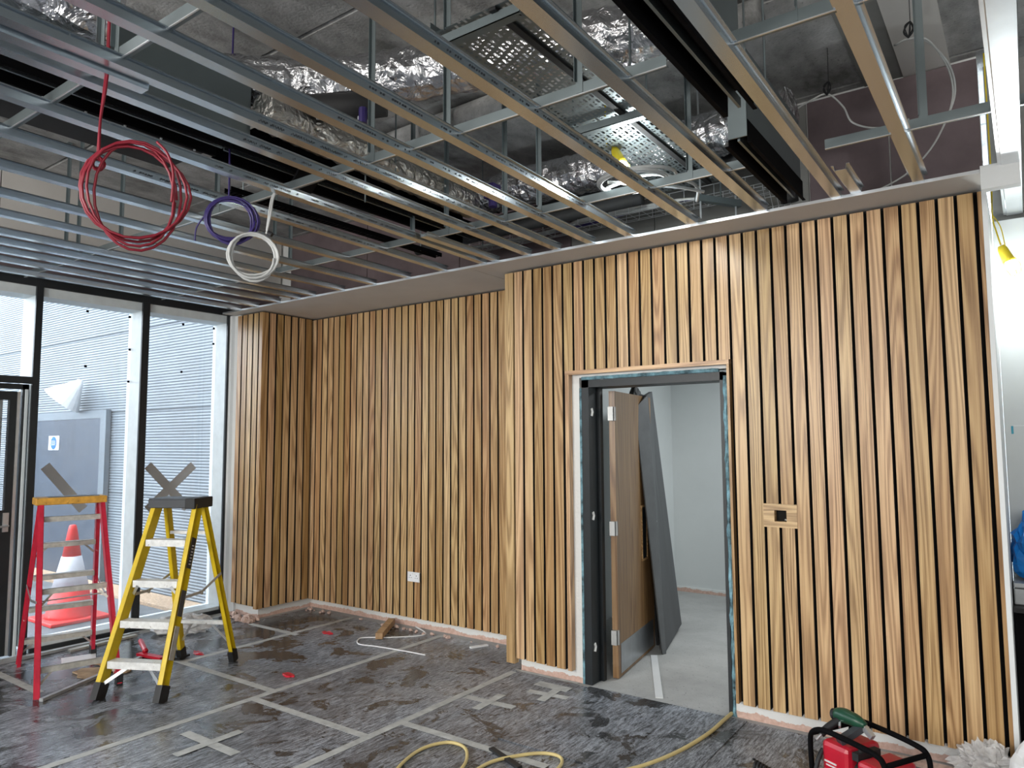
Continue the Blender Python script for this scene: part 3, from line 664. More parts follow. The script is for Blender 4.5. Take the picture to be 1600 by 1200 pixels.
# threaded rods
for k, (x, y, z) in enumerate(((-1.14, 2.36, 3.06), (-1.0, 3.3, 3.4), (-.80, 2.9, 3.05), (-.80, 2.0, 3.05), (-3.0, 3.0, 3.2), (-3.15, 2.9, 3.1))):
    tag(mk('threaded_rod', MB().cyl((x, y, z), (x, y, SLAB), .005, 6), M['steeld'], loc=(x, y, SLAB)),
        'thin threaded rod hanging from the slab ' + ['left of the black slot', 'over the gap between the black slots', 'beside the black slot, farther one', 'beside the black slot, nearer one', 'over the left black duct, right one', 'over the left black duct, left one'][k], 'rod')

# ------------------------------------------------------------------ foil ducts
def foilduct(pts, r, m, label, n=26, amp=.10, step=.035):
    P = spline(pts, 14); tot = sum((P[i + 1] - P[i]).length for i in range(len(P) - 1)); k = max(8, int(tot / step)); Q = []
    acc = 0; tgt = 0; i = 0
    L = [0]
    for a in range(len(P) - 1): L.append(L[-1] + (P[a + 1] - P[a]).length)
    for q in range(k + 1):
        s = tot * q / k
        while i < len(L) - 2 and L[i + 1] < s: i += 1
        u = (s - L[i]) / max(1e-6, L[i + 1] - L[i]); Q.append(P[i].lerp(P[i + 1], u))
    rf = lambda i, k: 1 + amp * noise.noise(Vector((i * .33, math.cos(2 * pi * k / n) * 2.2, math.sin(2 * pi * k / n) * 2.2))) + amp * .7 * noise.noise(Vector((i * 1.1, k * .9, 3))) + (.02 if i % 2 else -.02)
    o = mk('foil_duct', MB().tube(Q, r, n, rf=rf), M[m], loc=tuple(P[0]), smooth=False)
    tag(o, label, 'duct'); return o
foilduct([(-3.55, 1.98, 3.58), (-3.25, 2.2, 3.58), (-2.95, 2.50, 3.60), (-2.3, 2.80, 3.64), (-1.6, 2.98, 3.62), (-1.15, 3.12, 3.60), (-1.02, 3.15, 3.6)], .135, 'foil', 'crumpled silver foil duct winding across the ceiling behind the cable tray')
foilduct([(-3.3, 4.22, 3.52), (-2.9, 4.20, 3.52), (-2.2, 4.18, 3.50), (-1.5, 4.15, 3.52), (-1.0, 4.08, 3.50)], .135, 'foil', 'silver foil duct running parallel to the slatted wall behind the hanging lamp')
foilduct([(-3.06, 2.12, 3.34), (-3.08, 2.7, 3.34), (-3.10, 3.3, 3.34), (-3.12, 3.85, 3.34)], .095, 'foild', 'dull foil-wrapped duct running towards the wall above the left black duct')
foilduct([(-3.32, .55, 3.60), (-3.20, .9, 3.56), (-3.12, 1.2, 3.50), (-3.12, 1.38, 3.46)], .15, 'foil', 'bulging foil duct in the upper left corner of the ceiling')
foilduct([(-3.30, 1.02, 3.30), (-3.36, 1.15, 3.28), (-3.42, 1.3, 3.3)], .10, 'foil', 'small foil elbow under the corner duct at upper left')
# silver duct fitting with blue valve
t = thing('duct_fitting', 'galvanised duct spigot with a small blue valve at the end of the winding foil duct', 'fitting', (-3.0, 2.62, 3.45))
mk('spigot', MB().tube([(-3.05, 2.30, 3.44), (-2.86, 2.48, 3.44), (-2.68, 2.60, 3.46)], [.05, .075, .07], 20), M['blackplate'], t, smooth=True)
b = MB()
for k in range(6): b.cyl((-3.0 + k * .055, 2.33 + k * .045, 3.36), (-3.0 + k * .055, 2.33 + k * .045, 3.44), .009, 8)
mk('bolt_row', b, M['alu'], t); mk('valve', MB().cyl((-2.74, 2.50, 3.33), (-2.74, 2.50, 3.41), .022, 10), M['bluecable'], t)
tag(mk('blue_damper', MB().box(-3.0, -2.92, 3.86, 3.95, 3.36, 3.46).cyl((-2.95, 3.9, 3.3), (-2.95, 3.9, 3.38), .03), M['bluecable'], loc=(-2.96, 3.9, 3.4)), 'dark blue damper box where the rear foil duct begins', 'damper')
# slab edge lagging roll
tag(mk('lagging_run', MB().tube([(-4.0, 3.62, 3.82), (-2.6, 3.60, 3.83), (-1.0, 3.58, 3.82)], .09, 14), M['slab'], loc=(-2.5, 3.6, 3.82), smooth=True), 'dusty grey lagged pipe under the slab above the rear foil duct', 'pipe')

# ------------------------------------------------------------------ perforated cable trays
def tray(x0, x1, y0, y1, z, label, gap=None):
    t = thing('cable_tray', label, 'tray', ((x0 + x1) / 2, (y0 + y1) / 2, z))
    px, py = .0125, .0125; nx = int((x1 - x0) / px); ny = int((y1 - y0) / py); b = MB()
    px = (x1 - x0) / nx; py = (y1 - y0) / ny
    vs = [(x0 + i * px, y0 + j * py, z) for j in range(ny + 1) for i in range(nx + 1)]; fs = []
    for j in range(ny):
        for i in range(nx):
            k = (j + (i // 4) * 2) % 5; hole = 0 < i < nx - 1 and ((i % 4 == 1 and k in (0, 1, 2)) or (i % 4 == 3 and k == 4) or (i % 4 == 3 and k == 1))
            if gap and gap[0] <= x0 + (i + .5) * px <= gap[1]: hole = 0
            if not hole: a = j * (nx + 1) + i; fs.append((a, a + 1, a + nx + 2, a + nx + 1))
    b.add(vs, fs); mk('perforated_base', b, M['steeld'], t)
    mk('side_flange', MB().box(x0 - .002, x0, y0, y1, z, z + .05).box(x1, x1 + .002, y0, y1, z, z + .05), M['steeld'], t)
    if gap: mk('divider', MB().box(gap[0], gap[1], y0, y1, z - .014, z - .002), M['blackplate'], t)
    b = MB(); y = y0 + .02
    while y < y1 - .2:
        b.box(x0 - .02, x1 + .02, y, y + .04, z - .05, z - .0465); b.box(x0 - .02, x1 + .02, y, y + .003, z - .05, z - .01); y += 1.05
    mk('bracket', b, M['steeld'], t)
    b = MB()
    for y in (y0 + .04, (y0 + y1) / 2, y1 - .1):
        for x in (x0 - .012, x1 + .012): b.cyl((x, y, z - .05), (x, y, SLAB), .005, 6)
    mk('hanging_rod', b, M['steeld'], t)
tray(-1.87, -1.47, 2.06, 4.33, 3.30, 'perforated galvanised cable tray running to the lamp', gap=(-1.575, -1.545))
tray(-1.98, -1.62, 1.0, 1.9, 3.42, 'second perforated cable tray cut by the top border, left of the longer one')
# wire basket tray
t = thing('wire_basket', 'wire mesh basket tray carrying cables above the soffit', 'basket', (-2.5, 4.6, 3.2))
b = MB(); X0, X1, Y0, Y1, Z0, Z1 = -3.75, -1.25, 4.40, 4.60, 3.22, 3.30
for (y, z) in ((Y0, Z1), (Y0, Z0), (Y0 + .07, Z0), (Y0 + .14, Z0), (Y1 - .03, Z0), (Y1 - .03, Z1)): b.cyl((X0, y - .02, z), (X1, y - .02, z), .0025, 5)
x = X0
while x <= X1: b.tube([(x, Y0 - .02, Z1), (x, Y0 - .02, Z0), (x, Y1 - .05, Z0), (x, Y1 - .05, Z1)], .0025, 5); x += .10
mk('long_run', b, M['steelb'], t)
b = MB()
for i in range(5):
    x = -1.24 + i * .035
    b.tube([(x, 4.36, 3.30), (x, 4.36, 3.20 - .0), (x, 4.44, 3.10), (x, 4.44, 3.0)], .0025, 5)
for z, y in ((3.30, 4.36), (3.25, 4.36), (3.20, 4.36), (3.15, 4.40), (3.10, 4.44), (3.04, 4.44)): b.cyl((-1.24, y, z), (-1.10, y, z), .0025, 5)
mk('drop_end', b, M['steelb'], t)
b = MB()
for k in range(4):
    b.tube(spline([(-3.7, 4.45 + k * .02, 3.235 + .004 * k), (-3.0, 4.44 + k * .02, 3.232), (-2.5, 4.42, 3.25 + k * .006), (-2.0, 4.40, 3.235 + k * .008), (-1.75, 4.38, 3.24), (-1.5, 4.40 + .02 * k, 3.20)], 6), .008, 6)
mk('cable', b, M['wcable'], t); mk('cable_drop', MB().tube(spline([(-3.0, 4.5, 3.24), (-2.4, 4.46, 3.24), (-1.9, 4.40, 3.25), (-1.6, 4.39, 3.22)], 6), .009, 6), M['bluecable'], t)
b = MB()
for x in (-3.4, -2.3, -1.5): b.cyl((x, 4.36, 3.2), (x, 4.36, SLAB), .005, 6)
mk('hanging_rod', b, M['steeld'], t)
# small junction boxes and threaded ends near the soffit
t = thing('cable_support_bracket', 'galvanised bracket with two threaded ends just above the soffit', 'bracket', (-1.5, 4.3, 3.2))
mk('channel', MB().bar((-1.60, 4.20, 3.17), (-1.40, 4.42, 3.15), .04, .04), M['steeld'], t)
mk('threaded_end', MB().cyl((-1.58, 4.22, 3.04), (-1.58, 4.22, 3.93), .006, 6), M['alu'], t); mk('threaded_end', MB().cyl((-1.42, 4.40, 3.03), (-1.42, 4.40, 3.2), .006, 6), M['alu'], t)
tag(mk('insulated_pipe', MB().tube(spline([(-3.9, 4.30, 3.32), (-2.6, 4.32, 3.36), (-1.7, 4.32, 3.38), (-1.25, 4.30, 3.38), (-1.12, 4.38, 3.30), (-1.10, 4.42, 3.1)], 8), .052, 14), M['pipe'], loc=(-2.5, 4.3, 3.36), smooth=True), 'thick black lagged pipe above the wire basket', 'pipe')
tag(mk('insulated_pipe', MB().tube([(-3.9, 4.15, 3.20), (-1.95, 4.17, 3.23)], .04, 12), M['pipe'], loc=(-2.8, 4.15, 3.21), smooth=True), 'black lagged pipe left of the hanging lamp, below the foil duct', 'pipe')
# white cable coil on the channel by the lamp
def coil(c, rx, rz, n, wire, m, jitter=.08, yaw=0., tilt=0., flat=False, tail=None, seed=1):
    rnd = random.Random(seed); pts = []; K = 22
    offs = [(rnd.uniform(-jitter, jitter), rnd.uniform(-jitter, jitter), rnd.uniform(-jitter, jitter)) for _ in range(n + 1)]
    for q in range(n * K + 1):
        a = 2 * pi * q / K; tt = q / K; i = min(int(tt), n - 1); u = tt - i
        o = [offs[i][j] * (1 - u) + offs[i + 1][j] * u for j in range(3)]
        r1 = rx * (1 + o[0]); r2 = rz * (1 + o[1]); off = o[2] * rx * .5
        x = r1 * math.cos(a) + o[1] * rx * .4; z = r2 * math.sin(a) + o[0] * rz * .4; y = off
        if flat: v = Vector((x, z, y))
        else: v = Vector((x * math.cos(yaw) - y * math.sin(yaw), x * math.sin(yaw) + y * math.cos(yaw), z))
        pts.append(Vector(c) + v)
    return MB().tube(pts, wire, 7)
w = coil((-1.68, 3.50, 3.085), .20, .17, 5, .009, 'wcable', .14, flat=True, seed=4)
w.tube(spline([(-1.86, 3.52, 3.09), (-1.6, 3.55, 3.12), (-1.45, 3.78, 3.10), (-1.50, 3.95, 3.06)], 8), .009, 7)
w.tube(spline([(-1.80, 3.42, 3.08), (-1.55, 3.68, 3.08), (-1.42, 3.85, 3.07)], 8), .009, 7)
tag(mk('cable_coil', w, M['wcable'], loc=(-1.68, 3.5, 3.08), smooth=True), 'white cable coil lying on the channel beside the lit lamp', 'cable coil')

# ------------------------------------------------------------------ linear slot diffusers
def slotd(x0, x1, y0, y1, z, label, box=None, sk=0.):
    t = thing('slot_diffuser', label, 'diffuser', ((x0 + x1) / 2, (y0 + y1) / 2, z)); b = MB(); xm = (x0 + x1) / 2
    b.box(x0, x0 + .004, y0, y1, z, z + .11).box(x1 - .004, x1, y0, y1, z, z + .11).box(x0, x1, y0, y1, z + .10, z + .104)
    b.box(x0 - .016, x0, y0, y1, z, z + .004).box(x1, x1 + .012, y0, y1, z, z + .004)
    mk('slot_body', b, M['blackm'], t)
    mk('blade', MB().box(xm - .006, xm + .006, y0 + .01, y1 - .01, z + .02, z + .06), M['steeld'], t, label='grey blade in the middle of the slot')
    if box: mk('plenum_box', MB().box(*box), M['steeld'], t)
    return t
slotd(-.945, -.835, -.6, 2.855, 3.0, 'long black linear slot diffuser, nearer of the two at upper right', (-.94, -.84, .2, 2.70, 3.112, 3.42))
slotd(-1.045, -.955, 3.16, 4.128, 3.0, 'shorter black slot diffuser with galvanised box, ending at the soffit', (-1.043, -.958, 3.17, 4.10, 3.112, 3.45))
mk('side_plate', MB().box(-1.042, -.957, 3.150, 3.158, 3.03, 3.20), M['steeld'], [o for o in bpy.data.objects if o.name.startswith('slot_diffuser')][-1])
t = slotd(-3.30, -3.16, .2, 2.02, 3.13, 'black slot diffuser with wide flat plate behind the red cable coil')
mk('flat_plate', MB().box(-3.66, -3.318, .2, 1.96, 3.13, 3.136), M['blackplate'], t)
mk('plenum_box', MB().box(-3.52, -3.16, .9, 2.12, 3.24, 3.50), M['steeld'], t)
b = MB()
for k in range(9): b.cyl((-3.31, .55 + k * .17, 3.124), (-3.31, .55 + k * .17, 3.13), .006, 8)
mk('screw', b, M['alu'], t)
t = slotd(-3.40, -3.22, 2.06, 4.11, 3.16, 'black slot duct continuing behind the blue coil towards the soffit')
mk('black_box', MB().box(-3.44, -3.22, 2.2, 3.9, 3.266, 3.33), M['blackm'], t)
mk('angled_bracket', MB().bar((-3.40, 2.60, 3.11), (-3.02, 2.40, 3.11), .13, .02), M['blackm'], t)
t = thing('cable_ladder', 'narrow slotted strip running beside the left black duct', 'tray', (-3.6, 3, 3.1)); b = MB()
for x in (-3.66, -3.60): b.box(x, x + .006, 2.3, 4.1, 3.09, 3.12)
for k in range(60): b.box(-3.66, -3.60, 2.3 + k * .03, 2.31 + k * .03, 3.09, 3.094)
mk('slotted_strip', b, M['blackm'], t)
b = MB()
for y in (2.4, 3.9): b.cyl((-3.63, y, 3.1), (-3.63, y, SLAB), .005, 6)
mk('hanging_rod', b, M['steeld'], t)
for k, (x, y) in enumerate(((-3.0, 2.0), (-2.2, 4.6))): pass

# ------------------------------------------------------------------ loose ceiling cables
def cable(name, pts, r, m, label, cat='cable', n=8):
    P = spline(pts, n); return tag(mk(name, MB().tube(P, r, 7), M[m], loc=tuple(P[0]), smooth=True), label, cat)
cable('slab_cable', [(-1.25, 4.30, 3.56), (-1.1, 4.33, 3.60), (-.93, 4.30, 3.64), (-.845, 4.32, 3.66), (-.78, 4.40, 3.60), (-.735, 4.43, 3.5), (-.60, 4.42, 3.43), (-.45, 4.42, 3.44)], .0055, 'wcable', 'white cable tied under the slab, left of the rightmost rail')
b = MB()
for k in (0, 1):
    b.tube(spline([(-.46, 4.05, 3.70), (-.43, 3.89, 3.62), (-.375, 3.83, 3.60), (-.30, 3.90 + .02 * k, 3.60), (-.245 + .01 * k, 4.18, 3.58), (-.235 + .01 * k, 4.38, 3.52), (-.27, 4.42, 3.40), (-.36, 4.42, 3.24), (-.50, 4.42, 3.12), (-.70, 4.42, 3.06), (-.85, 4.40, 3.09)], 8), .0052, 7)
tag(mk('slab_cable', b, M['wcable'], loc=(-.4, 4, 3.6), smooth=True), 'large loop of twin white cable hanging under the slab at upper right', 'cable')
for k, (x, y, z, lb) in enumerate(((-.372, 3.80, 3.62, 'knot of black ties holding the large white cable loop'), (-.845, 4.31, 3.68, 'knot of black ties on the single white cable'))):
    b = MB()
    for q in range(9):
        a = q * 1.3; b.tube(spline([(x, y, z - .03), (x + .022 * math.cos(a), y + .022 * math.sin(a), z + .01 * (q % 3)), (x + .01, y, z + .05)], 4), .003, 5)
    b.cyl((x + .01, y, z + .04), (x + .012, y, SLAB), .002, 5)
    tag(mk('cable_tie_knot', b, M['rubber'], loc=(x, y, z)), lb, 'cable tie')
# ------------------------------------------------------------------ hanging coils
t = thing('cable_coil', 'red cable coil hanging through the rails at upper left', 'cable coil', (-2.40, 1.15, 2.95))
b = coil((-2.489, 1.214, 2.539), .160, .158, 5, .0048, 'r', .26, yaw=1.117, seed=3)
mk('loops', b, M['redcable'], t, smooth=True)
b = MB()
for dx in (-.006, .006): b.tube(spline([(-2.68, 1.20, 3.93), (-2.66, 1.19, 3.45), (-2.60 + dx, 1.165, 3.06), (-2.59 + dx, 1.155, 2.92), (-2.592, 1.145, 2.80), (-2.585 + dx, 1.14, 2.66)], 8), .0048, 7)
mk('tail', b, M['redcable'], t, smooth=True)
mk('knot', coil((-2.58, 1.138, 2.635), .016, .022, 3, .0058, 'r', .3, yaw=1.1, seed=8), M['redcable'], t, smooth=True)
mk('loose_end', MB().tube(spline([(-2.405, 1.25, 2.71), (-2.38, 1.275, 2.67), (-2.365, 1.29, 2.60), (-2.37, 1.29, 2.50)], 8), .0048, 7), M['redcable'], t, smooth=True)
t = thing('cable_coil', 'small dark blue cable coil hanging to the right of the red coil', 'cable coil', (-3.28, 2.10, 2.95))
mk('loops', coil((-3.278, 2.101, 2.812), .118, .112, 8, .005, 'b', .17, yaw=1.0, seed=5), M['bluecable'], t, smooth=True)
mk('tail', MB().tube(spline([(-3.30, 2.10, 3.93), (-3.29, 2.09, 3.3), (-3.285, 2.09, 3.05), (-3.285, 2.09, 2.92)], 8), .005, 7).tube(spline([(-3.34, 2.0, 2.83), (-3.37, 1.97, 2.76), (-3.375, 1.965, 2.69)], 6), .004, 6), M['bluecable'], t, smooth=True)
t = thing('cable_coil', 'white cable coil hanging just below the dark blue one', 'cable coil', (-3.2, 2.18, 2.95))
mk('loops', coil((-3.198, 2.178, 2.630), .120, .113, 7, .0065, 'w', .14, yaw=1.0, seed=11), M['wcable'], t, smooth=True)
b = MB()
for dx in (0, .015): b.tube(spline([(-3.20 + dx, 2.33, 3.05), (-3.19 + dx, 2.28, 2.96), (-3.17 + dx, 2.25, 2.86), (-3.16, 2.23, 2.75)], 8), .0055, 7)
mk('tail', b, M['wcable'], t, smooth=True); mk('black_tie', MB().tube([(-3.17, 2.235, 2.765), (-3.14, 2.25, 2.745)], .012, 8), M['rubber'], t)

# ------------------------------------------------------------------ lit festoon lamps
def festoon(loc, ax, label, cord, power, r=.028):
    t = thing('festoon_lamp', label, 'lamp', loc); p = Vector(loc); a = Vector(ax).normalized()
    mk('holder', MB().tube([p, p + a * .02, p + a * .075, p + a * .095], [.016, .024, .030, .034], 14), M['ylamp'], t, smooth=True)
    q = p + a * .125
    prof = [p + a * (.095 + .01 * k) for k in range(7)]
    mk('bulb', MB().tube(prof, [r * v for v in (.6, .9, 1.0, 1.0, .9, .65, .25)], 14), M['bulb'], t, smooth=True)
    b = MB()
    for k in range(6):
        an = k * pi / 3; x = a.orthogonal().normalized(); y = a.cross(x)
        o = x * math.cos(an) + y * math.sin(an)
        b.tube([p + a * .09 + o * .034, p + a * .13 + o * .042, p + a * .175 + o * .03, p + a * .19], .0022, 5)
    mk('guard', b, M['ylamp'], t); mk('cord', MB().tube(spline(cord, 8), .0045, 6), M['ylamp'], t, smooth=True)
    l = lamp('bulb_light', 'POINT', tuple(q + a * .13), power, (.93, .99, 1.0), .045); 
    l.parent = t; l.location = (q + a * .13) - Vector(loc)
    return t
festoon((-1.80, 3.50, 3.300), (.35, .1, -.9), 'lit site lamp with yellow holder hanging under the cable tray', [(-1.80, 3.50, 3.30), (-1.83, 3.52, 3.33), (-1.88, 3.56, 3.4), (-1.90, 3.6, 3.9)], 22)
festoon((-.073, 4.75, 2.735), (.35, .1, -1), 'glaring site lamp on yellow cord against the white wall at right', [(-.073, 4.75, 2.74), (-.09, 4.76, 2.82), (-.105, 4.80, 2.93), (-.10, 4.85, 3.2), (-.1, 4.85, 3.9)], 8)
mk('loose_cord', MB().tube(spline([(-.105, 4.80, 2.93), (-.07, 4.74, 2.84), (-.055, 4.74, 2.74), (-.045, 4.75, 2.66)], 8), .003, 6), M['ylamp'], [o for o in bpy.data.objects if o.name.startswith('festoon_lamp')][-1])

# ================================================================== LADDERS
def Cstile(b, a, c, w, d, sgn, t=.004):
    """C-section stile from a to c; flanges point outwards (sgn)"""
    a, c = Vector(a), Vector(c); ax = (c - a).normalized(); x = Vector((1, 0, 0)); y = ax.cross(x).normalized()
    if y.y < 0: y = -y
    x = y.cross(ax).normalized()
    if x.x < 0: x = -x
    def slab(x0, x1, y0, y1):
        vs = []
        for p in (a, c):
            for u, v in ((x0, y0), (x1, y0), (x1, y1), (x0, y1)): vs.append(p + x * u + y * v)
        b.add(vs, [(0, 1, 2, 3), (7, 6, 5, 4), (0, 4, 5, 1), (1, 5, 6, 2), (2, 6, 7, 3), (3, 7, 4, 0)])
    s = sgn
    slab(min(0, s * t), max(0, s * t), -d / 2, d / 2)
    slab(min(0, s * w), max(0, s * w), -d / 2, -d / 2 + t); slab(min(0, s * w), max(0, s * w), d / 2 - t, d / 2)
def lerp3(a, c, t): return tuple(a[i] + (c[i] - a[i]) * t for i in range(3))
# yellow ladder
H = 1.235
Y = thing('step_ladder', 'yellow fibreglass step ladder with dark grey top standing on the wet floor', 'ladder', (-4.822, 2.438, .005), math.radians(27.3), local=True)
F = {s: ((s * .205, .035, .055), (s * .140, .49, H)) for s in (-1, 1)}; B = {s: ((s * .200, .925, .055), (s * .130, .575, H)) for s in (-1, 1)}
for s in (-1, 1):
    b = MB(); Cstile(b, F[s][0], F[s][1], .034, .080, s); st = mk('front_stile', b, M['yellow'], Y)
    b = MB(); Cstile(b, B[s][0], B[s][1], .030, .055, s); mk('rear_stile', b, M['yellow'], Y)
    p = F[s][0]; mk('rubber_foot', MB().bar((p[0] + s * .017, p[1] - .018, 0), (p[0] + s * .014, p[1] + .022, .10), .045, .092, (0, 1, 0)), M['rubber'], Y)
    p = B[s][0]; mk('rubber_foot', MB().bar((p[0] + s * .015, p[1] + .01, 0), (p[0] + s * .013, p[1] - .015, .085), .042, .068, (0, 1, 0)), M['rubber'], Y)
    if s == 1:
        for z0, z1, m in ((.80, 1.0, 'rubber'), (.50, .66, 'plasticdk'), (.24, .44, 'dirtyalu')):
            t0, t1 = (z0 - .05) / (H - .05), (z1 - .05) / (H - .05); a, c_ = lerp3(*F[s], t0), lerp3(*F[s], t1)
            mk('sticker', MB().bar((a[0] + .0355 + .003, a[1], a[2]), (c_[0] + .0355 + .003, c_[1], c_[2]), .003, .05, (0, 1, 0)), M[m], st)
            if m == 'rubber':
                b = MB()
                for k in range(7):
                    q = lerp3(a, c_, .15 + .1 * k); b.bar((q[0] + .0405, q[1] - .012, q[2]), (q[0] + .0405, q[1] + .012, q[2] - .006), .001, .007, (0, 0, 1))
                mk('sticker_lettering', b, M['text'], st)
def tread(parent, z, fr, dep, h, m, name='tread', ybias=0., braces=False):
    t = (z - .055) / (H - .055); L_, R_ = lerp3(*fr[-1], t), lerp3(*fr[1], t)
    b = MB().box(L_[0] + .003, R_[0] - .003, L_[1] - dep / 2 + ybias, L_[1] + dep / 2 + ybias, z - .004, z)
    b.box(L_[0] + .003, R_[0] - .003, L_[1] - dep / 2 + ybias - .002, L_[1] - dep / 2 + ybias, z - h, z)
    b.box(L_[0] + .003, R_[0] - .003, L_[1] + dep / 2 + ybias - .002, L_[1] + dep / 2 + ybias, z - h * .7, z)
    o = mk(name, b, m, parent)
    return L_, R_
for z in (.99, .725, .475, .235): tread(Y, z, F, .082, .046, M['whitetread'])
for z in (.32, 1.02): tread(Y, z, B, .04, .022, M['whitetread'], 'rear_bar')
b = MB()
for s in (-1, 1):
    t0 = (.20 - .055) / (H - .055); q = lerp3(*F[s], .03); b.bar((s * .06, .12, .20), (q[0] - s * .005, q[1], .10), .022, .004, (0, 1, 0))
    q = lerp3(*B[s], .08); b.bar((s * .08, .835, .30), (q[0] - s * .003, q[1], .15), .016, .004, (0, 1, 0))
    q = lerp3(*F[s], .50); b.bar((q[0] - s * .006, q[1], .63), (q[0] - s * .05, q[1] - .02, .69), .02, .003, (0, 1, 0))
mk('brace', b, M['alu'], Y)
for s in (-1, 1):
    a = lerp3(*F[s], .50); c_ = lerp3(*B[s], .50)
    m_ = ((a[0] + c_[0]) / 2, (a[1] + c_[1]) / 2 - .02, a[2] - .035)
    mk('spreader', MB().bar((a[0] + s * .038, a[1], a[2] - .03), (m_[0] + s * .038, m_[1], m_[2]), .004, .02).bar((m_[0] + s * .038, m_[1], m_[2]), (c_[0] + s * .034, c_[1], c_[2] + .05), .004, .02).cyl((m_[0] + s * .03, m_[1], m_[2] - .01), (m_[0] + s * .045, m_[1], m_[2] - .01), .01, 8), M['dirtyalu'], Y)
mk('top_cap', MB().box(-.190, .172, .425, .645, H - .01, H + .038).box(-.190, .172, .42, .43, H - .03, H + .03), M['plasticdk'], Y, bevel=.008)
mk('cap_insert', MB().box(.098, .175, .415, .652, H - .035, H + .04), M['rubber'], Y, bevel=.006)
mk('warning_label', MB().box(-.03, .05, .325, .327, .698, .722), M['compred'], Y)
# red ladder (its treads face the windows, the rear frame faces us)
Rl = thing('step_ladder', 'red fibreglass step ladder with worn yellow top by the glazed wall', 'ladder', (-5.269, 2.35, .005), math.radians(75.6), local=True)
F = {s: ((s * .225, .02, .0), (s * .180, .595, H)) for s in (-1, 1)}; B = {s: ((s * .232, .985, .0), (s * .175, .68, H)) for s in (-1, 1)}
for s in (-1, 1):
    b = MB(); Cstile(b, F[s][0], F[s][1], .030, .072, s); mk('rear_stile', b, M['red'], Rl)
    b = MB(); Cstile(b, B[s][0], B[s][1], .026, .066, s); mk('front_stile', b, M['red'], Rl)
for s in (1,):
    p = F[s][0]; mk('rubber_foot', MB().box(p[0] - .005, p[0] + .036, p[1] - .03, p[1] + .04, 0, .075), M['rubber'], Rl)
    p = B[s][0]; mk('rubber_foot', MB().box(p[0] - .005, p[0] + .036, p[1] - .045, p[1] + .035, 0, .07), M['rubber'], Rl)
def rtread(z, fr, dep, h, nm):
    t = z / H; L_, R_ = lerp3(*fr[-1], t), lerp3(*fr[1], t)
    mk(nm, MB().box(L_[0], R_[0], L_[1] - dep / 2, L_[1] + dep / 2, z - .003, z).box(L_[0], R_[0], L_[1] - dep / 2, L_[1] - dep / 2 + .003, z - h, z).box(L_[0], R_[0], L_[1] + dep / 2 - .003, L_[1] + dep / 2, z - h, z), M['dirtyalu'], Rl)
for z in (.93, .685, .445, .205): rtread(z, B, .075, .035, 'tread')
for z in (1.14, .66, .185): rtread(z, F, .022, .038, 'rear_bar')
mk('rod', MB().cyl((-.2, .34, .575), (.2, .34, .585), .005), M['alu'], Rl)
b = MB()
for s in (-1, 1):
    for z, fr, dy in ((.93, B, .0), (.205, B, .0), (.66, F, 0), (.185, F, 0)):
        q = lerp3(*fr[s], (z - .09) / H); q2 = lerp3(*fr[s], z / H); b.bar((q[0] - s * .002, q[1], z - .10), (q2[0] - s * .07, q2[1], z - .03), .014, .004, (0, 1, 0))
mk('brace', b, M['dirtyalu'], Rl)
for s in (-1, 1):
    a = lerp3(*F[s], .47); c_ = lerp3(*B[s], .50)
    mk('spreader', MB().bar((a[0] + s * .03, a[1], a[2]), ((a[0] + c_[0]) / 2 + s * .03, (a[1] + c_[1]) / 2, a[2] - .03), .004, .018).bar(((a[0] + c_[0]) / 2 + s * .03, (a[1] + c_[1]) / 2, a[2] - .03), (c_[0] + s * .03, c_[1], c_[2]), .004, .018), M['alu'], Rl)
mk('top_cap', MB().box(-.235, .225, .55, .735, H - .012, H + .04), M['ycap'], Rl, bevel=.006)
mk('cap_recess', MB().box(-.15, .18, .59, .70, H + .0402, H + .044), M['plasticdk'], Rl)

# ================================================================== THINGS ON WALLS AND FLOOR
t = thing('double_socket', 'white double power socket standing proud of the slats of the recessed wall', 'socket', (-4.572, 4.874, .465))
mk('back_box', MB().box(-4.63, -4.505, 4.846, 4.874, .43, .50), M['rubber'], t)
mk('face_plate', MB().box(-4.645, -4.499, 4.838, 4.846, .422, .508), M['plug'], t, bevel=.002)
b = MB()
for cx in (-4.608, -4.536):
    b.box(cx - .003, cx + .003, 4.8372, 4.8382, .472, .482)
    for dx in (-.012, .012): b.box(cx + dx - .004, cx + dx + .004, 4.8372, 4.8382, .455, .459)
mk('pin_hole', b, M['rubber'], t); mk('rocker_switch', MB().box(-4.592, -4.580, 4.834, 4.838, .484, .500).box(-4.563, -4.551, 4.834, 4.838, .484, .500), M['plug'], t)

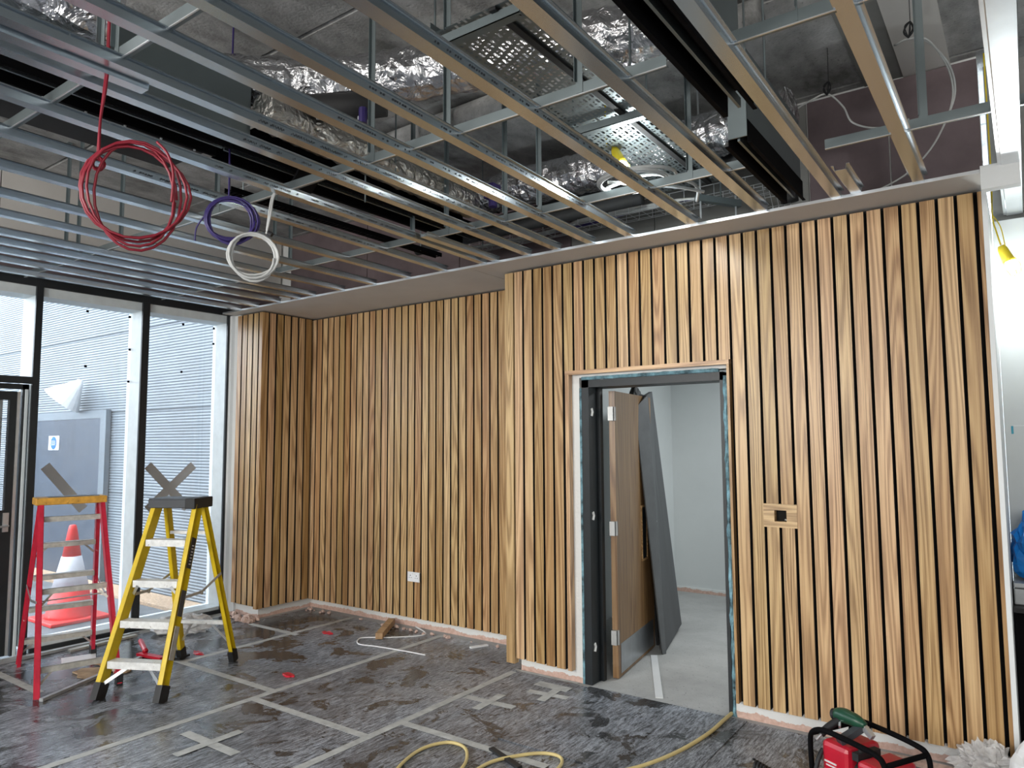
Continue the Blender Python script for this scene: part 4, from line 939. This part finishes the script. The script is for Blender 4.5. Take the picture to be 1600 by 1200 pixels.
# dark panels leaning inside the side room
t = thing('leaning_panel', 'dark grey panel leaning beside the open oak door', 'panel', (-2.55, 5.9, 0))
def quadprism(q, th):
    q = [Vector(v) for v in q]; n = (q[1] - q[0]).cross(q[3] - q[0]).normalized() * th
    vs = q + [v + n for v in q]; return MB().add(vs, [(0, 1, 2, 3), (7, 6, 5, 4), (0, 4, 5, 1), (1, 5, 6, 2), (2, 6, 7, 3), (3, 7, 4, 0)])
mk('board', quadprism([(-2.425, 5.44, 0.005), (-2.60, 6.20, .05), (-2.70, 5.90, 2.11), (-2.505, 5.36, 2.04)], -.03), M['darkpanel'], t)
mk('edge_flange', quadprism([(-2.437, 5.40, 0), (-2.425, 5.44, 0), (-2.505, 5.36, 2.04), (-2.538, 5.20, 1.93)], .012), M['greyflange'], t, label='lighter grey folded edge')
tag(mk('black_sheet', quadprism([(-2.56, 5.62, 0), (-2.78, 6.50, 0), (-2.95, 6.45, 2.10), (-2.70, 5.62, 2.08)], -.02).blob((-2.63, 5.42, 2.03), (.035, .08, .10), 3, .4, flat=False), M['rubber'], loc=(-2.7, 5.8, 1)), 'black sheet bunched between the oak door and the leaning panel', 'sheet')

# timber offcuts, cardboard, debris near the ladders
def item(nm, mb, m, lb, cat, group=None, **k):
    xs = [v[0] for v in mb.v]; ys = [v[1] for v in mb.v]; zs = [v[2] for v in mb.v]
    return tag(mk(nm, mb, M[m], loc=((min(xs) + max(xs)) / 2, (min(ys) + max(ys)) / 2, min(zs)), **k), lb, cat, group)
item('batten', MB().bar((-6.44, 2.1, .018), (-6.46, 3.35, .018), .03, .022), 'caddy', 'pale batten lying along the foot of the glazed wall', 'batten')
item('batten', MB().bar((-5.30, 2.13, .016), (-5.70, 2.98, .016), .028, .02), 'caddy', 'long batten on the floor running under the yellow ladder', 'batten')
item('batten', MB().bar((-6.37, 2.75, .015), (-6.40, 3.30, .015), .05, .018), 'dirtyalu', 'dirty metal strip beside the red ladder foot by the window', 'strip')
item('tile_offcut', quadprism([(-6.20, 2.62, .006), (-6.02, 2.55, .006), (-5.94, 2.76, .006), (-6.12, 2.84, .006)], .01), 'plug', 'square white offcut lying under the red ladder', 'offcut')
def rag(cx, cy, rx, ry, seed, z=.007, th=.008):
    n = 14; vs = []
    for zz in (z, z + th):
        for i in range(n):
            a = 2 * pi * i / n; r = 1 + .45 * noise.noise(Vector((math.cos(a) * 2 + seed, math.sin(a) * 2, seed)))
            vs.append((cx + rx * r * math.cos(a), cy + ry * r * math.sin(a), zz + (.012 * noise.noise(Vector((a * 2, seed, 0))) if zz > z else 0)))
    return MB().add(vs, [tuple(range(n - 1, -1, -1)), tuple(range(n, 2 * n))] + [(i, (i + 1) % n, n + (i + 1) % n, n + i) for i in range(n)])
item('cardboard_piece', rag(-5.66, 2.60, .15, .10, 1.3), 'cardboard', 'torn cardboard between the two ladders, lighter larger piece', 'cardboard')
item('cardboard_piece', rag(-5.80, 2.76, .10, .07, 4.1, .016), 'timber', 'dark brown torn cardboard on top of the paler piece', 'cardboard')
item('cardboard_piece', rag(-5.52, 2.74, .09, .06, 7.9, .01), 'cardboard', 'small torn cardboard piece behind the yellow ladder stile', 'cardboard')
t = thing('hand_tool', 'red and black hand tool lying behind the yellow ladder', 'tool', (-5.8, 3.05, .006))
mk('handle', MB().tube(spline([(-6.05, 3.16, .05), (-5.90, 3.10, .05), (-5.76, 3.05, .04)], 6), [.02] * 13, 10), M['compred'], t, smooth=True)
mk('arm', MB().bar((-5.80, 3.02, .02), (-5.52, 3.06, .02), .05, .02), M['compred'], t)
mk('frame', MB().bar((-5.62, 3.10, .02), (-5.42, 3.18, .02), .12, .015), M['rubber'], t)
item('plastic_bag', MB().blob((-6.15, 3.66, .075), (.19, .17, .085), 5, .35, 2.6), 'clearbag', 'crumpled clear plastic bag behind the yellow ladder near the window', 'bag')
item('plastic_bag', MB().blob((-6.30, 3.50, .06), (.11, .10, .07), 9, .3, 2.6), 'whitebag', 'smaller white bag tucked behind the crumpled clear one', 'bag')
for k, (x, y, lb) in enumerate(((-5.09, 4.31, 'red chip on the floor in front of the corner pier'), (-4.41, 3.38, 'red chip on the floor near the middle tape junction'), (-5.46, 3.32, 'red chip on the floor beside the rear foot of the yellow ladder'))):
    item('red_chip', rag(x, y, .065, .028, k * 3.3, .006, .01), 'compred', lb, 'chip', 'red chips on the floor')
item('timber_block', MB().bar((-4.57, 4.42, .035), (-4.86, 4.86, .035), .06, .05), 'timber', 'short brown timber block lying by the foot of the recessed wall', 'timber')
cable('white_wire', [(-4.55, 4.85, .03), (-4.35, 4.75, .01), (-4.55, 4.50, .01), (-4.66, 4.42, .012), (-4.72, 4.34, .012), (-4.60, 4.22, .012), (-4.42, 4.25, .012), (-4.2, 4.28, .012), (-3.93, 4.30, .012)], .0055, 'plug', 'white wire curling round the brown timber block', 'wire')
item('white_offcut', MB().bar((-3.77, 4.66, .012), (-3.70, 4.80, .012), .03, .012), 'plug', 'thin white offcut beside the recessed wall near the step in the wall', 'offcut')
cable('air_hose', [(-1.56, 4.50, .014), (-1.555, 4.30, .022), (-1.56, 4.05, .022), (-1.61, 3.76, .015), (-1.69, 3.50, .014), (-1.84, 3.2, .012), (-1.9, 2.8, .012)], .011, 'ycable', 'yellow hose snaking out of the doorway across the floor', 'hose')
cable('hose_loop', [(-2.60, 2.55, .015), (-2.72, 2.80, .015), (-2.76, 3.0, .015), (-2.70, 3.14, .015), (-2.58, 3.14, .015), (-2.47, 3.02, .015), (-2.40, 2.85, .015), (-2.3, 2.6, .015)], .009, 'ycable', 'yellow hose loop cut by the bottom border, left one', 'hose')
cable('hose_loop', [(-2.35, 2.8, .015), (-2.36, 3.05, .015), (-2.30, 3.20, .015), (-2.20, 3.32, .015), (-2.10, 3.34, .015), (-2.04, 3.26, .015), (-2.02, 3.1, .015)], .009, 'ycable', 'yellow hose loop cut by the bottom border, right one', 'hose')
item('black_strip', MB().bar((-2.46, 3.22, .012), (-2.20, 3.12, .012), .03, .014), 'rubber', 'black strip lying between the two yellow hose loops', 'strip')
for k in range(46):
    pass
b = MB()
rnd = random.Random(3)
for k in range(70):
    x = rnd.choice([rnd.uniform(-6.45, -5.9), rnd.uniform(-6.2, -5.98), rnd.uniform(-5.9, -3.2)]); y = 4.24 - abs(rnd.gauss(0, .05)) if x < -5.98 else 4.87 - abs(rnd.gauss(0, .03)) - .05
    s = rnd.uniform(.006, .022) * (1.5 if x < -5.98 else .8); b.blob((x, y, .004 + s * .7), (s * 1.4, s, s), k, .5, nu=7, nv=5)
tag(mk('plaster_debris', b, M['debris'], loc=(-6.1, 4.2, 0)), 'scattered pink plaster crumbs along the foot of the pier and recessed wall', 'debris', kind='stuff')

# ------------------------------------------------------------------ items at right
t = thing('black_cabinet', 'black cabinet just beyond the right end of the slatted wall', 'cabinet', (.3, 4.85, 0))
mk('body', MB().box(-.112, .8, 4.62, 5.05, .02, .775), M['blackm'], t); mk('worktop', MB().box(-.113, .82, 4.60, 5.055, .776, .80), M['rubber'], t)
t = thing('alu_case', 'grey metal case standing on the black cabinet', 'case', (.1, 4.8, .801))
mk('body', MB().box(-.108, .35, 4.68, 4.98, .801, .885), M['caddy'], t, bevel=.006); mk('lid', MB().box(-.109, .352, 4.675, 4.985, .888, .915), M['caddy'], t, bevel=.006)
mk('catch', MB().box(-.06, -.03, 4.668, 4.68, .86, .90), M['alu'], t)
item('blue_bag', MB().blob((.02, 4.84, 1.08), (.13, .12, .20), 2, .35, 2.2, 26, 18), 'bluebag', 'bright blue plastic bag on the metal case', 'bag')
item('clear_wrap', MB().blob((-.25, 4.30, .085), (.12, .07, .10), 6, .65, 2.9, 34, 24), 'clearbag', 'crumpled clear plastic wrap on the floor at the end of the slats', 'wrap')
item('white_sack', MB().blob((.02, 4.16, .14), (.18, .16, .16), 12, .15, 1.6, 24, 16), 'whitebag', 'white sack in the bottom right corner of the picture', 'sack')
item('dust_pile', rag(-.55, 4.34, .30, .04, 2.2, .005, .012), 'debris', 'strip of rubbish and dust at the foot of the slats behind the compressor', 'debris')

# compressor
cx, cy = -.69, 3.81
t = thing('air_compressor', 'red air compressor in a black tubular frame at the bottom right', 'compressor', (cx, cy, .005), math.radians(-29), local=True); t.scale = (.84, 1.08, .98)
b = MB(); r = .013
for s in (-1, 1):
    b.tube(spline([(-.24, s * .13, .01), (-.25, s * .13, .2), (-.23, s * .13, .262), (-.16, s * .12, .285), (0, s * .12, .285), (.17, s * .12, .275), (.23, s * .13, .25), (.25, s * .13, .18), (.24, s * .13, .01)], 6), r, 10)
b.cyl((-.235, -.13, .255), (-.235, .13, .255), r, 10); b.cyl((.232, -.13, .245), (.232, .13, .245), r, 10)
b.cyl((-.24, -.13, .02), (-.24, .13, .02), r, 10); b.cyl((.24, -.13, .02), (.24, .13, .02), r, 10); b.cyl((-.24, -.13, .03), (.24, -.13, .03), r, 10); b.cyl((-.24, .13, .03), (.24, .13, .03), r, 10)
mk('tubular_frame', b, M['blackm'], t, smooth=True)
mk('left_housing', MB().box(-.205, -.02, -.105, .105, .03, .235), M['compred'], t, bevel=.025)
mk('right_housing', MB().box(.03, .20, -.105, .105, .03, .205), M['compred'], t, bevel=.02)
b = MB()
for k in range(5): b.box(-.18 + k * .03, -.168 + k * .03, -.108, -.104, .06, .10)
b.box(-.18, -.10, -.108, -.1045, .135, .143).box(-.17, -.08, -.108, -.1045, .12, .126)
mk('white_lettering', b, M['text'], t)
mk('dial', MB().cyl((.08, -.105, .12), (.08, -.116, .12), .018, 14).cyl((.14, -.105, .12), (.14, -.116, .12), .018, 14), M['alu'], t)
mk('motor', MB().cyl((-.03, 0, .10), (.06, 0, .10), .085, 18).cyl((.19, .06, .10), (.30, .06, .10), .07, 18), M['rubber'], t, smooth=False)
mk('valve_block', MB().box(-.01, .03, -.09, .05, .19, .225).cyl((.01, -.05, .2), (.01, -.05, .25), .015), M['rubber'], t)
t = thing('nail_gun', 'dark green and black nail gun resting on the red compressor', 'nail gun', (cx - .05, cy + .07, .30), math.radians(-24), local=True); t.scale = (.8, .8, .8)
mk('body', MB().tube(spline([(-.14, -.02, .025), (-.08, -.02, .035), (.0, -.02, .03), (.06, -.02, .02)], 5), [.030, .036, .040, .042, .044, .044, .044, .042, .040, .040, .038, .036, .032, .026, .022, .020], 16), M['green'], t, smooth=True)
mk('handle', MB().tube(spline([(-.10, -.04, .01), (-.13, -.10, -.03), (-.15, -.15, -.07)], 5), .022, 12), M['rubber'], t, smooth=True)
mk('magazine', MB().bar((.03, -.02, .0), (-.02, -.16, -.07), .05, .035), M['plasticdk'], t); mk('nose', MB().bar((.05, -.02, .01), (.11, -.03, -.03), .03, .03), M['alu'], t)
mk('cap', MB().cyl((-.155, -.02, .022), (-.135, -.02, .026), .034, 16), M['rubber'], t); mk('trigger', MB().bar((-.09, -.05, .0), (-.075, -.075, -.02), .012, .02), M['alu'], t)
mk('air_fitting', MB().cyl((-.15, -.15, -.07), (-.165, -.18, -.10), .010, 10), M['alu'], t)
cable('whip_hose', [(cx - .20, cy + .0, .18), (cx - .215, cy - .03, .14), (cx - .23, cy - .05, .08), (cx - .26, cy - .06, .04)], .011, 'rubber', 'short black hose running from the nail gun down past the red housing', 'hose')
pts = []
for k in range(150):
    a = k * 2 * pi / 9; u = k / 149; pts.append((cx - .52 + u * .30 + .0, cy - .06 - .10 * math.sin(u * 2) + .03 * math.sin(a), .045 + .03 * math.cos(a)))
tag(mk('coiled_hose', MB().tube(pts, .006, 6), M['rubber'], loc=(cx - .4, cy, 0), smooth=True), 'black coiled air hose beside the compressor at the bottom border', 'hose')

# ================================================================== separate loose pieces into parts of their own
def split_pieces(o, gap=.003):
    me = o.data; n = len(me.vertices); par = list(range(n))
    def fd(a):
        while par[a] != a: par[a] = par[par[a]]; a = par[a]
        return a
    for e in me.edges: par[fd(e.vertices[0])] = fd(e.vertices[1])
    isl = {}
    for v in range(n): isl.setdefault(fd(v), []).append(v)
    L_ = list(isl.values())
    if len(L_) < 2: return
    bb = []
    for I in L_:
        cs = [me.vertices[v].co for v in I]; bb.append([[f(c[k] for c in cs) for k in range(3)] for f in (min, max)])
    g = list(range(len(L_)))
    def fg(a):
        while g[a] != a: a = g[a]
        return a
    for a in range(len(L_)):
        for b_ in range(a):
            if all(bb[a][0][k] <= bb[b_][1][k] + gap and bb[b_][0][k] <= bb[a][1][k] + gap for k in range(3)): g[fg(a)] = fg(b_)
    cl_ = {}
    for a in range(len(L_)): cl_.setdefault(fg(a), []).extend(L_[a])
    if len(cl_) < 2: return
    owner = {}
    for q, (k, I) in enumerate(cl_.items()):
        for v in I: owner[v] = q
    faces = {}
    for p in me.polygons: faces.setdefault(owner[p.vertices[0]], []).append(tuple(p.vertices))
    sm = me.polygons[0].use_smooth
    for q, (k, I) in enumerate(cl_.items()):
        idx = {v: i for i, v in enumerate(I)}; m2 = bpy.data.meshes.new(o.name)
        m2.from_pydata([me.vertices[v].co[:] for v in I], [], [tuple(idx[v] for v in f) for f in faces.get(q, [])])
        for m in me.materials: m2.materials.append(m)
        for p in m2.polygons: p.use_smooth = sm
        if q == 0: first = m2
        else:
            c = o.copy(); c.data = m2; COL.objects.link(c)
    o.data = first
SPLIT = {'bracket', 'hanging_rod', 'side_flange', 'bottom_rail', 'sill', 'screw', 'bead', 'brace', 'dial', 'filler_patch', 'rocker_switch',
         'motor', 'tail', 'black_backing', 'blue_tape', 'cable', 'foam_bead', 'valve_block', 'bolt_row', 'glazing_dot', 'body'}
for o in list(bpy.data.objects):
    if o.type == 'MESH' and o.parent and o.name.split('.')[0] in SPLIT: split_pieces(o)
for o in bpy.data.objects:
    if o.type == 'MESH' and o.parent and o.name.split('.')[0] in ('sign_lettering', 'sticker_lettering', 'white_lettering', 'pin_hole', 'long_run', 'drop_end', 'slotted_strip'): o['kind'] = 'stuff'
